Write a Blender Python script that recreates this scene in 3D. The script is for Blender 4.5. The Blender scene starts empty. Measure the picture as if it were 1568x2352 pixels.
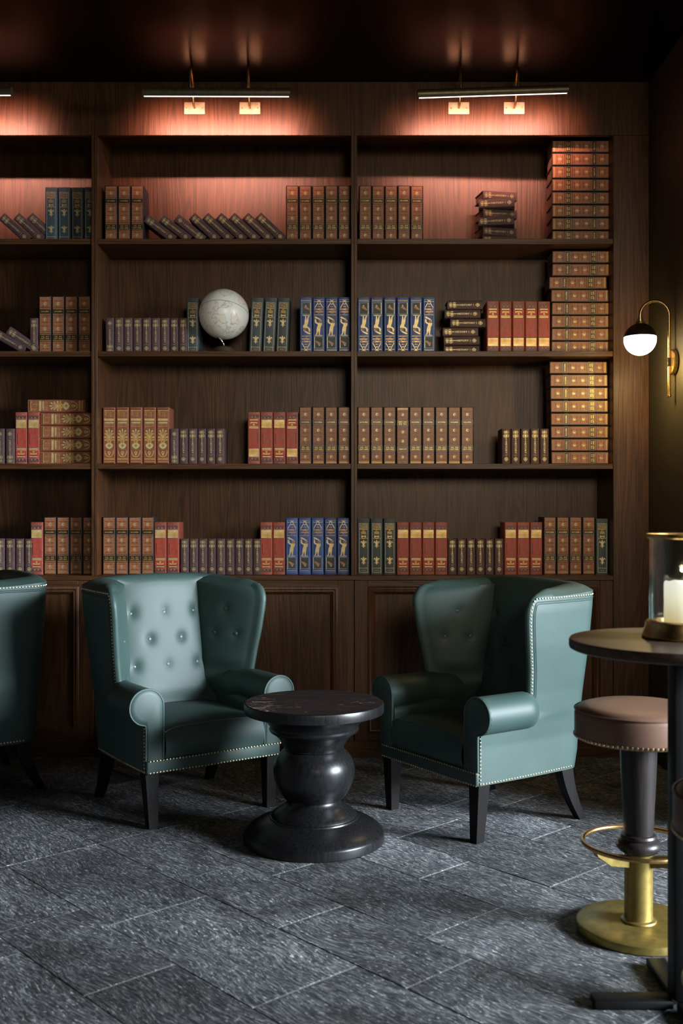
import bpy, bmesh, math, random
from mathutils import Vector, Matrix
random.seed(7)
R = math.radians
sc = bpy.context.scene
COL = sc.collection
F_PX, CAM_H = 2378.0, 1.371            # focal length in pixels of a 1568 x 2352 frame, eye height

# ------------------------------------------------------------------ camera
cam = bpy.data.cameras.new('camera'); camo = bpy.data.objects.new('camera', cam); COL.objects.link(camo)
camo.location = (0, 0, CAM_H); camo.rotation_euler = (R(90), 0, 0)
cam.sensor_fit = 'VERTICAL'; cam.sensor_height = 36.0; cam.lens = F_PX / 2352.0 * 36.0
cam.clip_start = 0.05
cam.dof.use_dof = True; cam.dof.focus_distance = 4.9; cam.dof.aperture_fstop = 3.2
sc.camera = camo
# ------------------------------------------------------------------ world, daylight, exposure
w = bpy.data.worlds.new('world'); sc.world = w; w.use_nodes = True
bg = w.node_tree.nodes['Background']; bg.inputs[0].default_value = (0.55, 0.68, 0.85, 1); bg.inputs[1].default_value = 0.02
def area(name, loc, target, sx, sy, power, color, spread=180):
    l = bpy.data.lights.new(name, 'AREA'); l.shape = 'RECTANGLE'; l.size = sx; l.size_y = sy
    l.energy = power; l.color = color; l.spread = R(spread)
    o = bpy.data.objects.new(name, l); COL.objects.link(o); o.location = loc
    d = Vector(target) - Vector(loc); o.rotation_euler = d.to_track_quat('-Z', 'Y').to_euler()
    return o
area('daylight_east_window', (7.02, 1.00, 2.40), (0.0, 3.8, 0.3), 3.2, 2.2, 275, (0.80, 0.90, 1.0), 52)
area('daylight_rear_window', (1.35, -1.42, 2.95), (0.40, 6.0, 1.98), 1.6, 1.1, 9.0, (1.0, 0.87, 0.66), 38)
vs = sc.view_settings
vs.view_transform = 'Standard'; vs.look = 'None'; vs.gamma = 1.0; vs.use_curve_mapping = False; vs.exposure = 0.0
try: sc.cycles.use_denoising = True
except Exception: pass

# ------------------------------------------------------------------ helpers
class MB:
    """collects faces with material slots, then links them as one mesh object"""
    def __init__(s): s.v = []; s.f = []; s.m = []; s.sm = []
    def add(s, verts, faces, mat=0, smooth=False):
        o = len(s.v); s.v += [tuple(p) for p in verts]
        for f in faces: s.f.append(tuple(o + i for i in f)); s.m.append(mat); s.sm.append(smooth)
    def box(s, x0, x1, y0, y1, z0, z1, mat=0):
        v = [(x0,y0,z0),(x1,y0,z0),(x1,y1,z0),(x0,y1,z0),(x0,y0,z1),(x1,y0,z1),(x1,y1,z1),(x0,y1,z1)]
        s.add(v, [(3,2,1,0),(4,5,6,7),(0,1,5,4),(1,2,6,5),(2,3,7,6),(3,0,4,7)], mat)
    def bevbox(s, x0, x1, y0, y1, z0, z1, b=0.003, mat=0, seg=1, smooth=False):
        bm = bmesh.new(); bmesh.ops.create_cube(bm, size=1)
        bmesh.ops.scale(bm, vec=(x1-x0, y1-y0, z1-z0), verts=bm.verts)
        bmesh.ops.translate(bm, vec=((x0+x1)/2, (y0+y1)/2, (z0+z1)/2), verts=bm.verts)
        bmesh.ops.bevel(bm, geom=bm.edges[:], offset=b, segments=seg, affect='EDGES', profile=0.5)
        s.bm(bm, mat, smooth)
    def bm(s, bm, mat=0, smooth=False):
        bm.verts.index_update()
        s.add([v.co[:] for v in bm.verts], [[v.index for v in f.verts] for f in bm.faces], mat, smooth); bm.free()
    def lathe(s, prof, seg=48, cx=0, cy=0, mat=0, smooth=True, cap=True):
        n = len(prof); v = []
        for r, z in prof:
            for k in range(seg):
                a = 2*math.pi*k/seg; v.append((cx + r*math.cos(a), cy + r*math.sin(a), z))
        f = []
        for i in range(n-1):
            for k in range(seg):
                k2 = (k+1) % seg
                f.append((i*seg+k, i*seg+k2, (i+1)*seg+k2, (i+1)*seg+k))
        s.add(v, f, mat, smooth)
        if cap:
            if prof[0][0] > 1e-4: s.add(v[:seg], [tuple(range(seg))[::-1]], mat, False)
            if prof[-1][0] > 1e-4: s.add(v[-seg:], [tuple(range(seg))], mat, False)
    def tube(s, pts, r, seg=8, mat=0, closed=False, caps=True):
        pts = [Vector(p) for p in pts]; n = len(pts); rings = []
        up = None
        for i, p in enumerate(pts):
            if closed: t = pts[(i+1) % n] - pts[i-1]
            else: t = pts[min(i+1, n-1)] - pts[max(i-1, 0)]
            t.normalize()
            if up is None:
                up = Vector((0, 0, 1)) if abs(t.z) < 0.9 else Vector((1, 0, 0))
            a = (up - t*up.dot(t))
            if a.length < 1e-6: a = t.orthogonal()
            a.normalize(); b = t.cross(a); up = a
            rr = r[i] if isinstance(r, (list, tuple)) else r
            rings.append([p + (a*math.cos(2*math.pi*k/seg) + b*math.sin(2*math.pi*k/seg))*rr for k in range(seg)])
        v = [q for ring in rings for q in ring]; f = []
        for i in range(n if closed else n-1):
            j = (i+1) % n
            for k in range(seg):
                k2 = (k+1) % seg; f.append((i*seg+k, i*seg+k2, j*seg+k2, j*seg+k))
        s.add(v, f, mat, True)
        if caps and not closed:
            s.add(rings[0], [tuple(range(seg))[::-1]], mat); s.add(rings[-1], [tuple(range(seg))], mat)
    def prism(s, poly, y0, y1, mat=0):
        """polygon in x,z pushed from y0 to y1 (poly counter-clockwise seen from -y)"""
        n = len(poly)
        v = [(x, y0, z) for x, z in poly] + [(x, y1, z) for x, z in poly]
        f = [tuple(range(n)), tuple(range(2*n-1, n-1, -1))]
        for i in range(n):
            j = (i+1) % n; f.append((j, i, n+i, n+j))
        s.add(v, f, mat)
    def dome(s, c, nrm, r, mat=0, seg=7):
        c = Vector(c); nrm = Vector(nrm).normalized(); a = nrm.orthogonal().normalized(); b = nrm.cross(a)
        v = []
        for rr, hh in ((1, 0), (0.75, 0.5)):
            for k in range(seg):
                t = 2*math.pi*k/seg; v.append(c + (a*math.cos(t) + b*math.sin(t))*r*rr + nrm*r*hh)
        v.append(c + nrm*r*0.75)
        f = []
        for k in range(seg):
            k2 = (k+1) % seg; f.append((k, k2, seg+k2, seg+k)); f.append((seg+k, seg+k2, 2*seg))
        s.add(v, f, mat, True)
    def mesh(s, name, mats, weld=False):
        me = bpy.data.meshes.new(name); me.from_pydata(s.v, [], s.f)
        for m in (mats if isinstance(mats, (list, tuple)) else [mats]): me.materials.append(m)
        me.polygons.foreach_set('material_index', s.m); me.polygons.foreach_set('use_smooth', s.sm)
        if weld:
            bm = bmesh.new(); bm.from_mesh(me); bmesh.ops.remove_doubles(bm, verts=bm.verts, dist=1e-5)
            bmesh.ops.recalc_face_normals(bm, faces=bm.faces); bm.to_mesh(me); bm.free()
        me.set_sharp_from_angle(angle=R(38))
        me.update(); return me
    def build(s, name, mats, parent=None, weld=False):
        return link(name, s.mesh(name, mats, weld), parent)
def link(name, me, parent=None):
    o = bpy.data.objects.new(name, me); COL.objects.link(o)
    if parent is not None: o.parent = parent
    return o
def tag(o, label, cat, group=None):
    o['label'] = label; o['category'] = cat
    if group: o['group'] = group
    return o
def thing(name, label, cat, loc=(0,0,0), rot=(0,0,0), group=None):
    o = bpy.data.objects.new(name, None); COL.objects.link(o); o.empty_display_size = 0.05
    o.location = loc; o.rotation_euler = rot
    return tag(o, label, cat, group)
def struct(o): o['kind'] = 'structure'; return o
def dup(root, loc, rot, label, group=None):
    r = root.copy(); COL.objects.link(r); r.location = loc; r.rotation_euler = rot; r['label'] = label
    if group: r['group'] = group
    elif 'group' in r: del r['group']
    for ch in list(root.children):
        c = ch.copy(); COL.objects.link(c); c.parent = r
        for g in ch.children:
            d = g.copy(); COL.objects.link(d); d.parent = c
    return r
def lerp(a, b, t): return a + (b-a)*t
def smooth(a, b, x):
    t = max(0.0, min(1.0, (x-a)/(b-a))); return t*t*(3-2*t)
def interp(tab, x):
    if x <= tab[0][0]: return tab[0][1]
    for (x0, y0), (x1, y1) in zip(tab, tab[1:]):
        if x <= x1: return lerp(y0, y1, (x-x0)/(x1-x0))
    return tab[-1][1]
def X_at(px, Y): return (px-784.0)/F_PX*Y           # photograph column -> metres at depth Y
def Z_at(py, Y): return CAM_H - (py-1176.0)/F_PX*Y

# ------------------------------------------------------------------ materials
def newmat(name):
    m = bpy.data.materials.new(name); m.use_nodes = True
    nt = m.node_tree; return m, nt, nt.nodes['Principled BSDF']
def N(nt, kind, **kw):
    n = nt.nodes.new(kind)
    for k, v in kw.items():
        if k in n.inputs: n.inputs[k].default_value = v
        else: setattr(n, k, v)
    return n
def ramp(nt, stops, fac):
    n = nt.nodes.new('ShaderNodeValToRGB'); cr = n.color_ramp
    while len(cr.elements) < len(stops): cr.elements.new(0.5)
    for e, (p, c) in zip(cr.elements, stops): e.position = p; e.color = (c[0], c[1], c[2], 1)
    nt.links.new(fac, n.inputs[0]); return n.outputs[0]
def mapped(nt, scale, coord='Object', rot=(0,0,0)):
    t = nt.nodes.new('ShaderNodeTexCoord'); mp = nt.nodes.new('ShaderNodeMapping')
    mp.inputs['Scale'].default_value = scale; mp.inputs['Rotation'].default_value = rot
    nt.links.new(t.outputs[coord], mp.inputs[0]); return mp.outputs[0]
def bump(nt, bsdf, height, strength, dist=0.01):
    b = N(nt, 'ShaderNodeBump', Strength=strength, Distance=dist)
    nt.links.new(height, b.inputs['Height']); nt.links.new(b.outputs[0], bsdf.inputs['Normal']); return b
def noise(nt, vec, scale, detail=4.0, rough=0.55, dist=0.0):
    n = N(nt, 'ShaderNodeTexNoise', Scale=scale, Detail=detail, Roughness=rough, Distortion=dist)
    nt.links.new(vec, n.inputs['Vector']); return n.outputs['Fac']
def math2(nt, op, a, b):
    n = nt.nodes.new('ShaderNodeMath'); n.operation = op
    for i, q in enumerate((a, b)):
        if isinstance(q, (int, float)): n.inputs[i].default_value = q
        else: nt.links.new(q, n.inputs[i])
    return n.outputs[0]
def plain(name, col, rough=0.5, metal=0.0, spec=0.5, bumpscale=0, bumpstr=0.1, vary=0.0):
    m, nt, b = newmat(name)
    b.inputs['Roughness'].default_value = rough; b.inputs['Metallic'].default_value = metal
    b.inputs['Specular IOR Level'].default_value = spec
    v = mapped(nt, (1,1,1)); n = noise(nt, v, bumpscale or 35.0, 3)
    lo = tuple(c*(1-0.22-vary) for c in col); hi = tuple(min(1, c*(1+0.18+vary)) for c in col)
    nt.links.new(ramp(nt, [(0.3, lo), (0.7, hi)], n), b.inputs['Base Color'])
    if bumpscale: bump(nt, b, n, bumpstr, 0.002)
    return m
def wood(name, axis, dark, light, rough=0.45, pore=0.35, spec=0.4, cath=1.0):
    """stained oak, grain running along the given axis"""
    m, nt, b = newmat(name)
    st = {'x': (0.07, 1, 1), 'y': (1, 0.07, 1), 'z': (1, 1, 0.07)}[axis]
    v = mapped(nt, st)
    w1 = N(nt, 'ShaderNodeTexNoise', Scale=7.0, Detail=3.0, Roughness=0.5, Distortion=0.6); nt.links.new(v, w1.inputs['Vector'])
    rings = math2(nt, 'MULTIPLY', math2(nt, 'PINGPONG', math2(nt, 'MULTIPLY', w1.outputs['Fac'], 13.0*cath), 0.5), 2.0)
    st2 = {'x': (0.02, 1, 1), 'y': (1, 0.02, 1), 'z': (1, 1, 0.02)}[axis]
    fine = noise(nt, mapped(nt, st2), 160.0, 3, 0.6)
    broad = noise(nt, mapped(nt, st), 3.0, 2)
    mixv = math2(nt, 'ADD', math2(nt, 'MULTIPLY', rings, 0.22), math2(nt, 'ADD', math2(nt, 'MULTIPLY', fine, 0.58), math2(nt, 'MULTIPLY', broad, 0.26)))
    nt.links.new(ramp(nt, [(0.28, dark), (0.78, light)], mixv), b.inputs['Base Color'])
    b.inputs['Roughness'].default_value = rough; b.inputs['Specular IOR Level'].default_value = spec
    bump(nt, b, math2(nt, 'ADD', fine, math2(nt, 'MULTIPLY', rings, 0.25)), pore, 0.003)
    return m
OAK_D, OAK_L = (0.027, 0.0096, 0.0031), (0.125, 0.048, 0.0150)
M = {}
M['oak_z'] = wood('stained_oak_upright', 'z', OAK_D, OAK_L)
M['oak_x'] = wood('stained_oak_level', 'x', OAK_D, OAK_L)
M['ceiling'] = wood('lacquered_dark_ceiling', 'x', (0.004, 0.0016, 0.001), (0.009, 0.0036, 0.002), rough=0.24, pore=0.10, spec=0.10)
M['plaster'] = plain('olive_plaster', (0.045, 0.036, 0.022), 0.6, bumpscale=60, bumpstr=0.05)
M['darkwall'] = plain('dark_plaster', (0.04, 0.034, 0.03), 0.8)
def leather(name, col, rough):
    m, nt, b = newmat(name)
    v = mapped(nt, (1,1,1)); n = noise(nt, v, 3.0, 3)
    nt.links.new(ramp(nt, [(0.3, tuple(c*0.85 for c in col)), (0.7, tuple(c*1.15 for c in col))], n), b.inputs['Base Color'])
    g = N(nt, 'ShaderNodeTexVoronoi', Scale=420.0); nt.links.new(v, g.inputs['Vector'])
    bump(nt, b, math2(nt, 'ADD', g.outputs['Distance'], noise(nt, v, 90.0, 3)), 0.10, 0.0015)
    b.inputs['Roughness'].default_value = rough; b.inputs['Specular IOR Level'].default_value = 0.55
    return m
M['green'] = leather('green_leather', (0.030, 0.060, 0.052), 0.55)
M['piping'] = leather('green_piping', (0.050, 0.090, 0.085), 0.4)
M['brownleather'] = leather('brown_leather', (0.17, 0.088, 0.058), 0.45)
M['legwood'] = wood('ebonised_leg_wood', 'z', (0.0035, 0.003, 0.003), (0.008, 0.006, 0.0055), rough=0.5, spec=0.2)
M['tabletop'] = wood('bar_table_oak', 'x', (0.030, 0.018, 0.012), (0.085, 0.053, 0.037), rough=0.42)
M['blacksteel'] = plain('black_steel', (0.004, 0.004, 0.0045), 0.5, spec=0.2)
M['brass'] = plain('aged_brass', (0.55, 0.36, 0.15), 0.32, 1.0, bumpscale=80, bumpstr=0.03)
M['brassplate'] = plain('satin_brass_plate', (0.92, 0.72, 0.48), 0.42, 0.9)
M['bronze'] = plain('bronze_lamp_housing', (0.16, 0.125, 0.075), 0.45, 0.8)
M['goldpaint'] = plain('olive_gold_metal', (0.30, 0.22, 0.060), 0.42, 0.75)
M['nail'] = plain('brass_nail', (0.62, 0.49, 0.27), 0.32, 1.0)
M['darkbronze'] = plain('dark_bronze_cap', (0.035, 0.024, 0.018), 0.4, 0.6)
M['chrome'] = plain('chrome', (0.7, 0.7, 0.7), 0.15, 1.0)
def emit(name, col, strength):
    m, nt, b = newmat(name); b.inputs['Base Color'].default_value = (*col, 1)
    b.inputs['Emission Color'].default_value = (*col, 1); b.inputs['Emission Strength'].default_value = strength
    # very slight unevenness of the diffuser
    n = noise(nt, mapped(nt, (1,1,1)), 12.0, 2)
    nt.links.new(ramp(nt, [(0.2, tuple(c*0.96 for c in col)), (0.8, col)], n), b.inputs['Emission Color'])
    return m
M['led'] = emit('picture_light_led', (1.0, 0.82, 0.70), 3.5)
M['opal'] = emit('opal_glass_lit', (1.0, 0.90, 0.76), 7.0)
def pedestal_black():
    m, nt, b = newmat('worn_black_paint')
    v = mapped(nt, (1,1,1)); vz = mapped(nt, (9,9,1))
    streak = noise(nt, vz, 14.0, 4); scr = noise(nt, mapped(nt, (3,14,6), rot=(0,0,0.5)), 9.0, 6, 0.72, 1.4)
    base = ramp(nt, [(0.3, (0.004,0.004,0.005)), (0.75, (0.013,0.0125,0.013))], streak)
    wear = ramp(nt, [(0.71, (0,0,0)), (0.745, (1,1,1))], scr)
    mx = nt.nodes.new('ShaderNodeMix'); mx.data_type = 'RGBA'
    nt.links.new(wear, mx.inputs[0]); nt.links.new(base, mx.inputs[6]); mx.inputs[7].default_value = (0.10,0.085,0.075,1)
    nt.links.new(mx.outputs[2], b.inputs['Base Color'])
    nt.links.new(ramp(nt, [(0.3, (0.30,)*3), (0.75, (0.35,)*3)], streak), b.inputs['Roughness'])
    b.inputs['Specular IOR Level'].default_value = 0.42
    bump(nt, b, streak, 0.05, 0.002); return m
M['pedestal'] = pedestal_black()
def pedestal_top():
    m, nt, b = newmat('worn_table_top_paint')
    base = ramp(nt, [(0.3, (0.008,0.005,0.005)), (0.75, (0.021,0.012,0.0125))], noise(nt, mapped(nt, (1,5,1)), 6.0, 4))
    a = noise(nt, mapped(nt, (2.2,9,1), rot=(0,0,0.25)), 5.0, 7, 0.72, 2.0)
    area_ = noise(nt, mapped(nt, (1,1,1)), 3.2, 2)
    wear = ramp(nt, [(0.665, (0,0,0)), (0.685, (1,1,1))], math2(nt, 'MULTIPLY', a, math2(nt, 'ADD', 0.55, area_)))
    mx = nt.nodes.new('ShaderNodeMix'); mx.data_type = 'RGBA'
    nt.links.new(wear, mx.inputs[0]); nt.links.new(base, mx.inputs[6]); mx.inputs[7].default_value = (0.30,0.23,0.18,1)
    nt.links.new(mx.outputs[2], b.inputs['Base Color']); b.inputs['Roughness'].default_value = 0.55; b.inputs['Specular IOR Level'].default_value = 0.2
    bump(nt, b, a, 0.15, 0.003); return m
M['pedestal_top'] = pedestal_top()
def slate():
    m, nt, b = newmat('riven_slate')
    oi = nt.nodes.new('ShaderNodeObjectInfo')
    t = nt.nodes.new('ShaderNodeTexCoord')
    comb = nt.nodes.new('ShaderNodeCombineXYZ')
    nt.links.new(math2(nt, 'MULTIPLY', oi.outputs['Random'], 37.0), comb.inputs[0])
    nt.links.new(math2(nt, 'MULTIPLY', oi.outputs['Random'], 91.0), comb.inputs[1])
    add = nt.nodes.new('ShaderNodeVectorMath'); add.operation = 'ADD'
    nt.links.new(t.outputs['Object'], add.inputs[0]); nt.links.new(comb.outputs[0], add.inputs[1])
    # the cleft runs in slow swirls: bend the coordinates before stretching them
    wn = N(nt, 'ShaderNodeTexNoise', Scale=2.1, Detail=2.0); nt.links.new(add.outputs[0], wn.inputs['Vector'])
    wsub = nt.nodes.new('ShaderNodeVectorMath'); wsub.operation = 'SUBTRACT'; wsub.inputs[1].default_value = (0.5, 0.5, 0.5); nt.links.new(wn.outputs['Color'], wsub.inputs[0])
    wsc = nt.nodes.new('ShaderNodeVectorMath'); wsc.operation = 'SCALE'; wsc.inputs['Scale'].default_value = 0.15; nt.links.new(wsub.outputs[0], wsc.inputs[0])
    bent = nt.nodes.new('ShaderNodeVectorMath'); bent.operation = 'ADD'; nt.links.new(add.outputs[0], bent.inputs[0]); nt.links.new(wsc.outputs[0], bent.inputs[1])
    def mp(scale, turn, src=None):
        q = nt.nodes.new('ShaderNodeMapping'); q.inputs['Scale'].default_value = scale
        nt.links.new((src or bent).outputs[0], q.inputs[0])
        rz = nt.nodes.new('ShaderNodeCombineXYZ')
        nt.links.new(math2(nt, 'MULTIPLY', math2(nt, 'SUBTRACT', oi.outputs['Random'], 0.35), turn), rz.inputs[2])
        nt.links.new(rz.outputs[0], q.inputs['Rotation']); return q.outputs[0]
    streak = noise(nt, mp((9.0, 62.0, 1), 1.2), 2.3, 9, 0.70, 0.3)
    big = noise(nt, mp((1, 1, 1), 0, add), 2.6, 5, 0.6, 0.5)
    fleck = noise(nt, mp((17, 46, 1), 1.2), 2.5, 5, 0.64, 0.15)
    rip = noise(nt, mp((3.0, 16.0, 1), 1.2), 2.0, 7, 0.66, 0.5)
    tone = math2(nt, 'ADD', math2(nt, 'MULTIPLY', streak, 0.78), math2(nt, 'MULTIPLY', rip, 0.22))
    base = ramp(nt, [(0.38, (0.016,0.018,0.021)), (0.49, (0.064,0.068,0.075)), (0.57, (0.19,0.193,0.195)), (0.66, (0.46,0.46,0.44))], tone)
    fl = ramp(nt, [(0.575, (0,0,0)), (0.65, (0.9,0.9,0.9))], fleck)
    mx = nt.nodes.new('ShaderNodeMix'); mx.data_type = 'RGBA'
    nt.links.new(fl, mx.inputs[0]); nt.links.new(base, mx.inputs[6]); mx.inputs[7].default_value = (0.58,0.57,0.53,1)
    hsv = nt.nodes.new('ShaderNodeHueSaturation'); nt.links.new(mx.outputs[2], hsv.inputs['Color'])
    nt.links.new(math2(nt, 'MULTIPLY', math2(nt, 'ADD', 0.85, math2(nt, 'MULTIPLY', oi.outputs['Random'], 0.5)), math2(nt, 'ADD', -0.70, math2(nt, 'MULTIPLY', big, 3.9))), hsv.inputs['Value'])
    nt.links.new(hsv.outputs[0], b.inputs['Base Color'])
    nt.links.new(ramp(nt, [(0.4, (0.60,)*3), (0.6, (0.38,)*3)], streak), b.inputs['Roughness'])
    b.inputs['Specular IOR Level'].default_value = 0.5
    bump(nt, b, math2(nt, 'ADD', math2(nt, 'MULTIPLY', streak, 0.6), math2(nt, 'ADD', rip, big)), 1.0, 0.020)
    return m
M['slate'] = slate()
M['slab'] = plain('dark_joint_bed', (0.012, 0.012, 0.012), 0.9)
M['grout'] = plain('pale_grout', (0.30, 0.29, 0.27), 0.9, bumpscale=150)
def globe_mat():
    m, nt, b = newmat('pale_relief_globe')
    v = mapped(nt, (1,1,1)); n = noise(nt, v, 11.0, 7, 0.58, 0.2)
    coast = ramp(nt, [(0.495, (0.92,0.91,0.84)), (0.512, (0.50,0.49,0.43)), (0.53, (0.93,0.84,0.70))], n)
    nt.links.new(coast, b.inputs['Base Color']); b.inputs['Roughness'].default_value = 0.3
    return m
M['globe'] = globe_mat()
def glass(name, tint=(1,1,1)):
    m, nt, b = newmat(name); b.inputs['Base Color'].default_value = (*tint, 1)
    b.inputs['Transmission Weight'].default_value = 1.0; b.inputs['IOR'].default_value = 1.45
    n = noise(nt, mapped(nt, (1,1,0.15)), 60.0, 3); bump(nt, b, n, 0.06, 0.002)
    nt.links.new(ramp(nt, [(0.3, (0.02,)*3), (0.8, (0.10,)*3)], n), b.inputs['Roughness'])
    return m
M['glass'] = glass('lantern_glass', (0.93, 0.97, 0.96))
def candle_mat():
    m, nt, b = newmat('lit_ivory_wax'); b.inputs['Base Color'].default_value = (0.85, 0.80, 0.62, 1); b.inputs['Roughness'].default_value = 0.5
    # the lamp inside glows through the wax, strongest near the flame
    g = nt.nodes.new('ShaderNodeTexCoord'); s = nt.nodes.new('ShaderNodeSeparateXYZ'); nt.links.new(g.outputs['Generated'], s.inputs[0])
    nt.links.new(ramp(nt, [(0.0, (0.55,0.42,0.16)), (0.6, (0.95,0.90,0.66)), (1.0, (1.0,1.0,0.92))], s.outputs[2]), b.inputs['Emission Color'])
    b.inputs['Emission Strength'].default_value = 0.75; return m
M['wax'] = candle_mat()
# book cloth, gilt and printed colours
def cloth(name, col, rough=0.5):
    m, nt, b = newmat(name); oi = nt.nodes.new('ShaderNodeObjectInfo')
    n = noise(nt, mapped(nt, (1,1,1)), 40.0, 4)
    c = ramp(nt, [(0.3, tuple(q*0.8 for q in col)), (0.7, tuple(q*1.2 for q in col))], n)
    hs = nt.nodes.new('ShaderNodeHueSaturation'); nt.links.new(c, hs.inputs['Color'])
    nt.links.new(math2(nt, 'ADD', 0.82, math2(nt, 'MULTIPLY', oi.outputs['Random'], 0.36)), hs.inputs['Value'])
    nt.links.new(hs.outputs[0], b.inputs['Base Color']); b.inputs['Roughness'].default_value = rough
    bump(nt, b, noise(nt, mapped(nt, (1,1,1)), 500.0, 2), 0.08, 0.001); return m
M['c_enc'] = cloth('dark_case_leather', (0.033, 0.022, 0.022))
M['c_his'] = cloth('plum_cloth', (0.105, 0.056, 0.054), 0.6)
M['c_blu'] = cloth('royal_blue_cloth', (0.045, 0.105, 0.36), 0.5)
M['c_sla'] = cloth('slate_green_cloth', (0.060, 0.080, 0.090), 0.55)
M['c_red'] = cloth('brick_red_cloth', (0.384, 0.088, 0.0512), 0.5)
M['c_rus'] = cloth('russet_cloth', (0.29, 0.0899, 0.0435), 0.5)
M['pages'] = plain('brown_page_edges', (0.24, 0.1275, 0.075), 0.7, bumpscale=120)
M['p_gold'] = plain('gilt', (0.86, 0.55, 0.15), 0.42, 0.45)
M['p_pale'] = plain('pale_gilt', (0.80, 0.64, 0.31), 0.45, 0.40)
M['p_tan'] = plain('tan_panel_leather', (0.31, 0.108, 0.045), 0.45)
M['p_tan2'] = plain('light_tan_tooling', (0.54, 0.26, 0.13), 0.45)
M['p_black'] = plain('black_label', (0.012, 0.009, 0.010), 0.4)
M['p_band'] = plain('gold_band', (0.784, 0.462, 0.14), 0.45, 0.3)
M['p_red'] = plain('scarlet_panel', (0.51, 0.0675, 0.042), 0.5)
M['p_mauve'] = plain('mauve_zigzag_strip', (0.221, 0.0975, 0.091), 0.5)
M['p_dkgold'] = plain('dull_gilt', (0.468, 0.325, 0.117), 0.45, 0.5)
M['p_grey'] = plain('grey_gilt_rule', (0.504, 0.532, 0.392), 0.5, 0.3)

# ================================================================== ROOM SHELL
YF, YB = 5.80, 6.17                     # bookcase face and back panel
CEIL = 3.783
WX0, WX1 = -2.95, 7.05
b = MB(); b.box(WX0-.1, WX1+.1, -1.6, 6.35, CEIL, CEIL+.12); struct(b.build('ceiling', M['ceiling']))
b = MB(); b.box(WX0-.1, WX0, -1.6, 6.35, 0, CEIL); struct(b.build('wall_left', M['darkwall']))
b = MB(); b.box(WX0-.1, WX1+.1, 6.22, 6.35, 0, CEIL); struct(b.build('wall_back', M['darkwall']))
b = MB(); b.box(1.722, 1.86, 4.34, 6.215, 0, CEIL); struct(b.build('wall_right', M['plaster']))
b = MB()
b.box(WX1, WX1+.1, -1.6, -.65, 0, CEIL); b.box(WX1, WX1+.1, 2.65, 6.35, 0, CEIL)
b.box(WX1, WX1+.1, -.65, 2.65, 0, 1.25); b.box(WX1, WX1+.1, -.65, 2.65, 3.55, CEIL); struct(b.build('wall_east', M['darkwall']))
b = MB()
b.box(WX0-.1, .55, -1.6, -1.5, 0, CEIL); b.box(2.15, WX1+.1, -1.6, -1.5, 0, CEIL)
b.box(.55, 2.15, -1.6, -1.5, 0, 2.4); b.box(.55, 2.15, -1.6, -1.5, 3.5, CEIL); struct(b.build('wall_rear', M['darkwall']))
b = MB()
for y0, y1, z0, z1 in ((-.71,-.63,1.19,3.61),(2.63,2.71,1.19,3.61),(-.71,2.71,1.19,1.27),(-.71,2.71,3.53,3.61)): b.box(WX1-.03, WX1+.02, y0, y1, z0, z1)
struct(b.build('window_1', M['oak_z']))
b = MB()
for x0, x1, z0, z1 in ((.49,.57,2.34,3.56),(2.13,2.21,2.34,3.56),(.49,2.21,2.34,2.42),(.49,2.21,3.48,3.56)): b.box(x0, x1, -1.52, -1.47, z0, z1)
struct(b.build('window_2', M['oak_z']))

# ------------------------------------------------------------------ slate floor, laid on the diagonal
b = MB(); b.box(WX0-.1, WX1+.1, -1.6, 6.35, -.12, -.010); floor = struct(b.build('floor', M['slab']))
TH = R(47.5); EU = (math.cos(TH), -math.sin(TH)); EV = (math.sin(TH), math.cos(TH))
def clip(poly, inside, cut):
    out = []
    for i in range(len(poly)):
        p, q = poly[i], poly[(i+1) % len(poly)]
        if inside(p):
            out.append(p)
            if not inside(q): out.append(cut(p, q))
        elif inside(q): out.append(cut(p, q))
    return out
def clip_room(poly):
    for ax, lim, sgn in ((0, WX0+.004, 1), (0, 3.6, -1), (1, 0.6, 1), (1, YF-.003, -1)):
        def ins(p): return sgn*(p[ax]-lim) >= 0
        def cut(p, q):
            t = (lim-p[ax])/(q[ax]-p[ax]); return (lerp(p[0],q[0],t), lerp(p[1],q[1],t))
        if poly: poly = clip(poly, ins, cut)
    return poly
edges = [1.054, 1.445, 1.752, 2.150, 2.446, 2.830, 3.120, 3.512, 3.800]
while edges[0] > -1.8: edges.insert(0, edges[0] - (0.298 if len(edges) % 2 == 1 else 0.390))
k = 0
while edges[-1] < 6.7: edges.append(edges[-1] + (0.392 if k % 2 == 0 else 0.292)); k += 1
grout = MB()
rt = random.Random(5)
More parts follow.
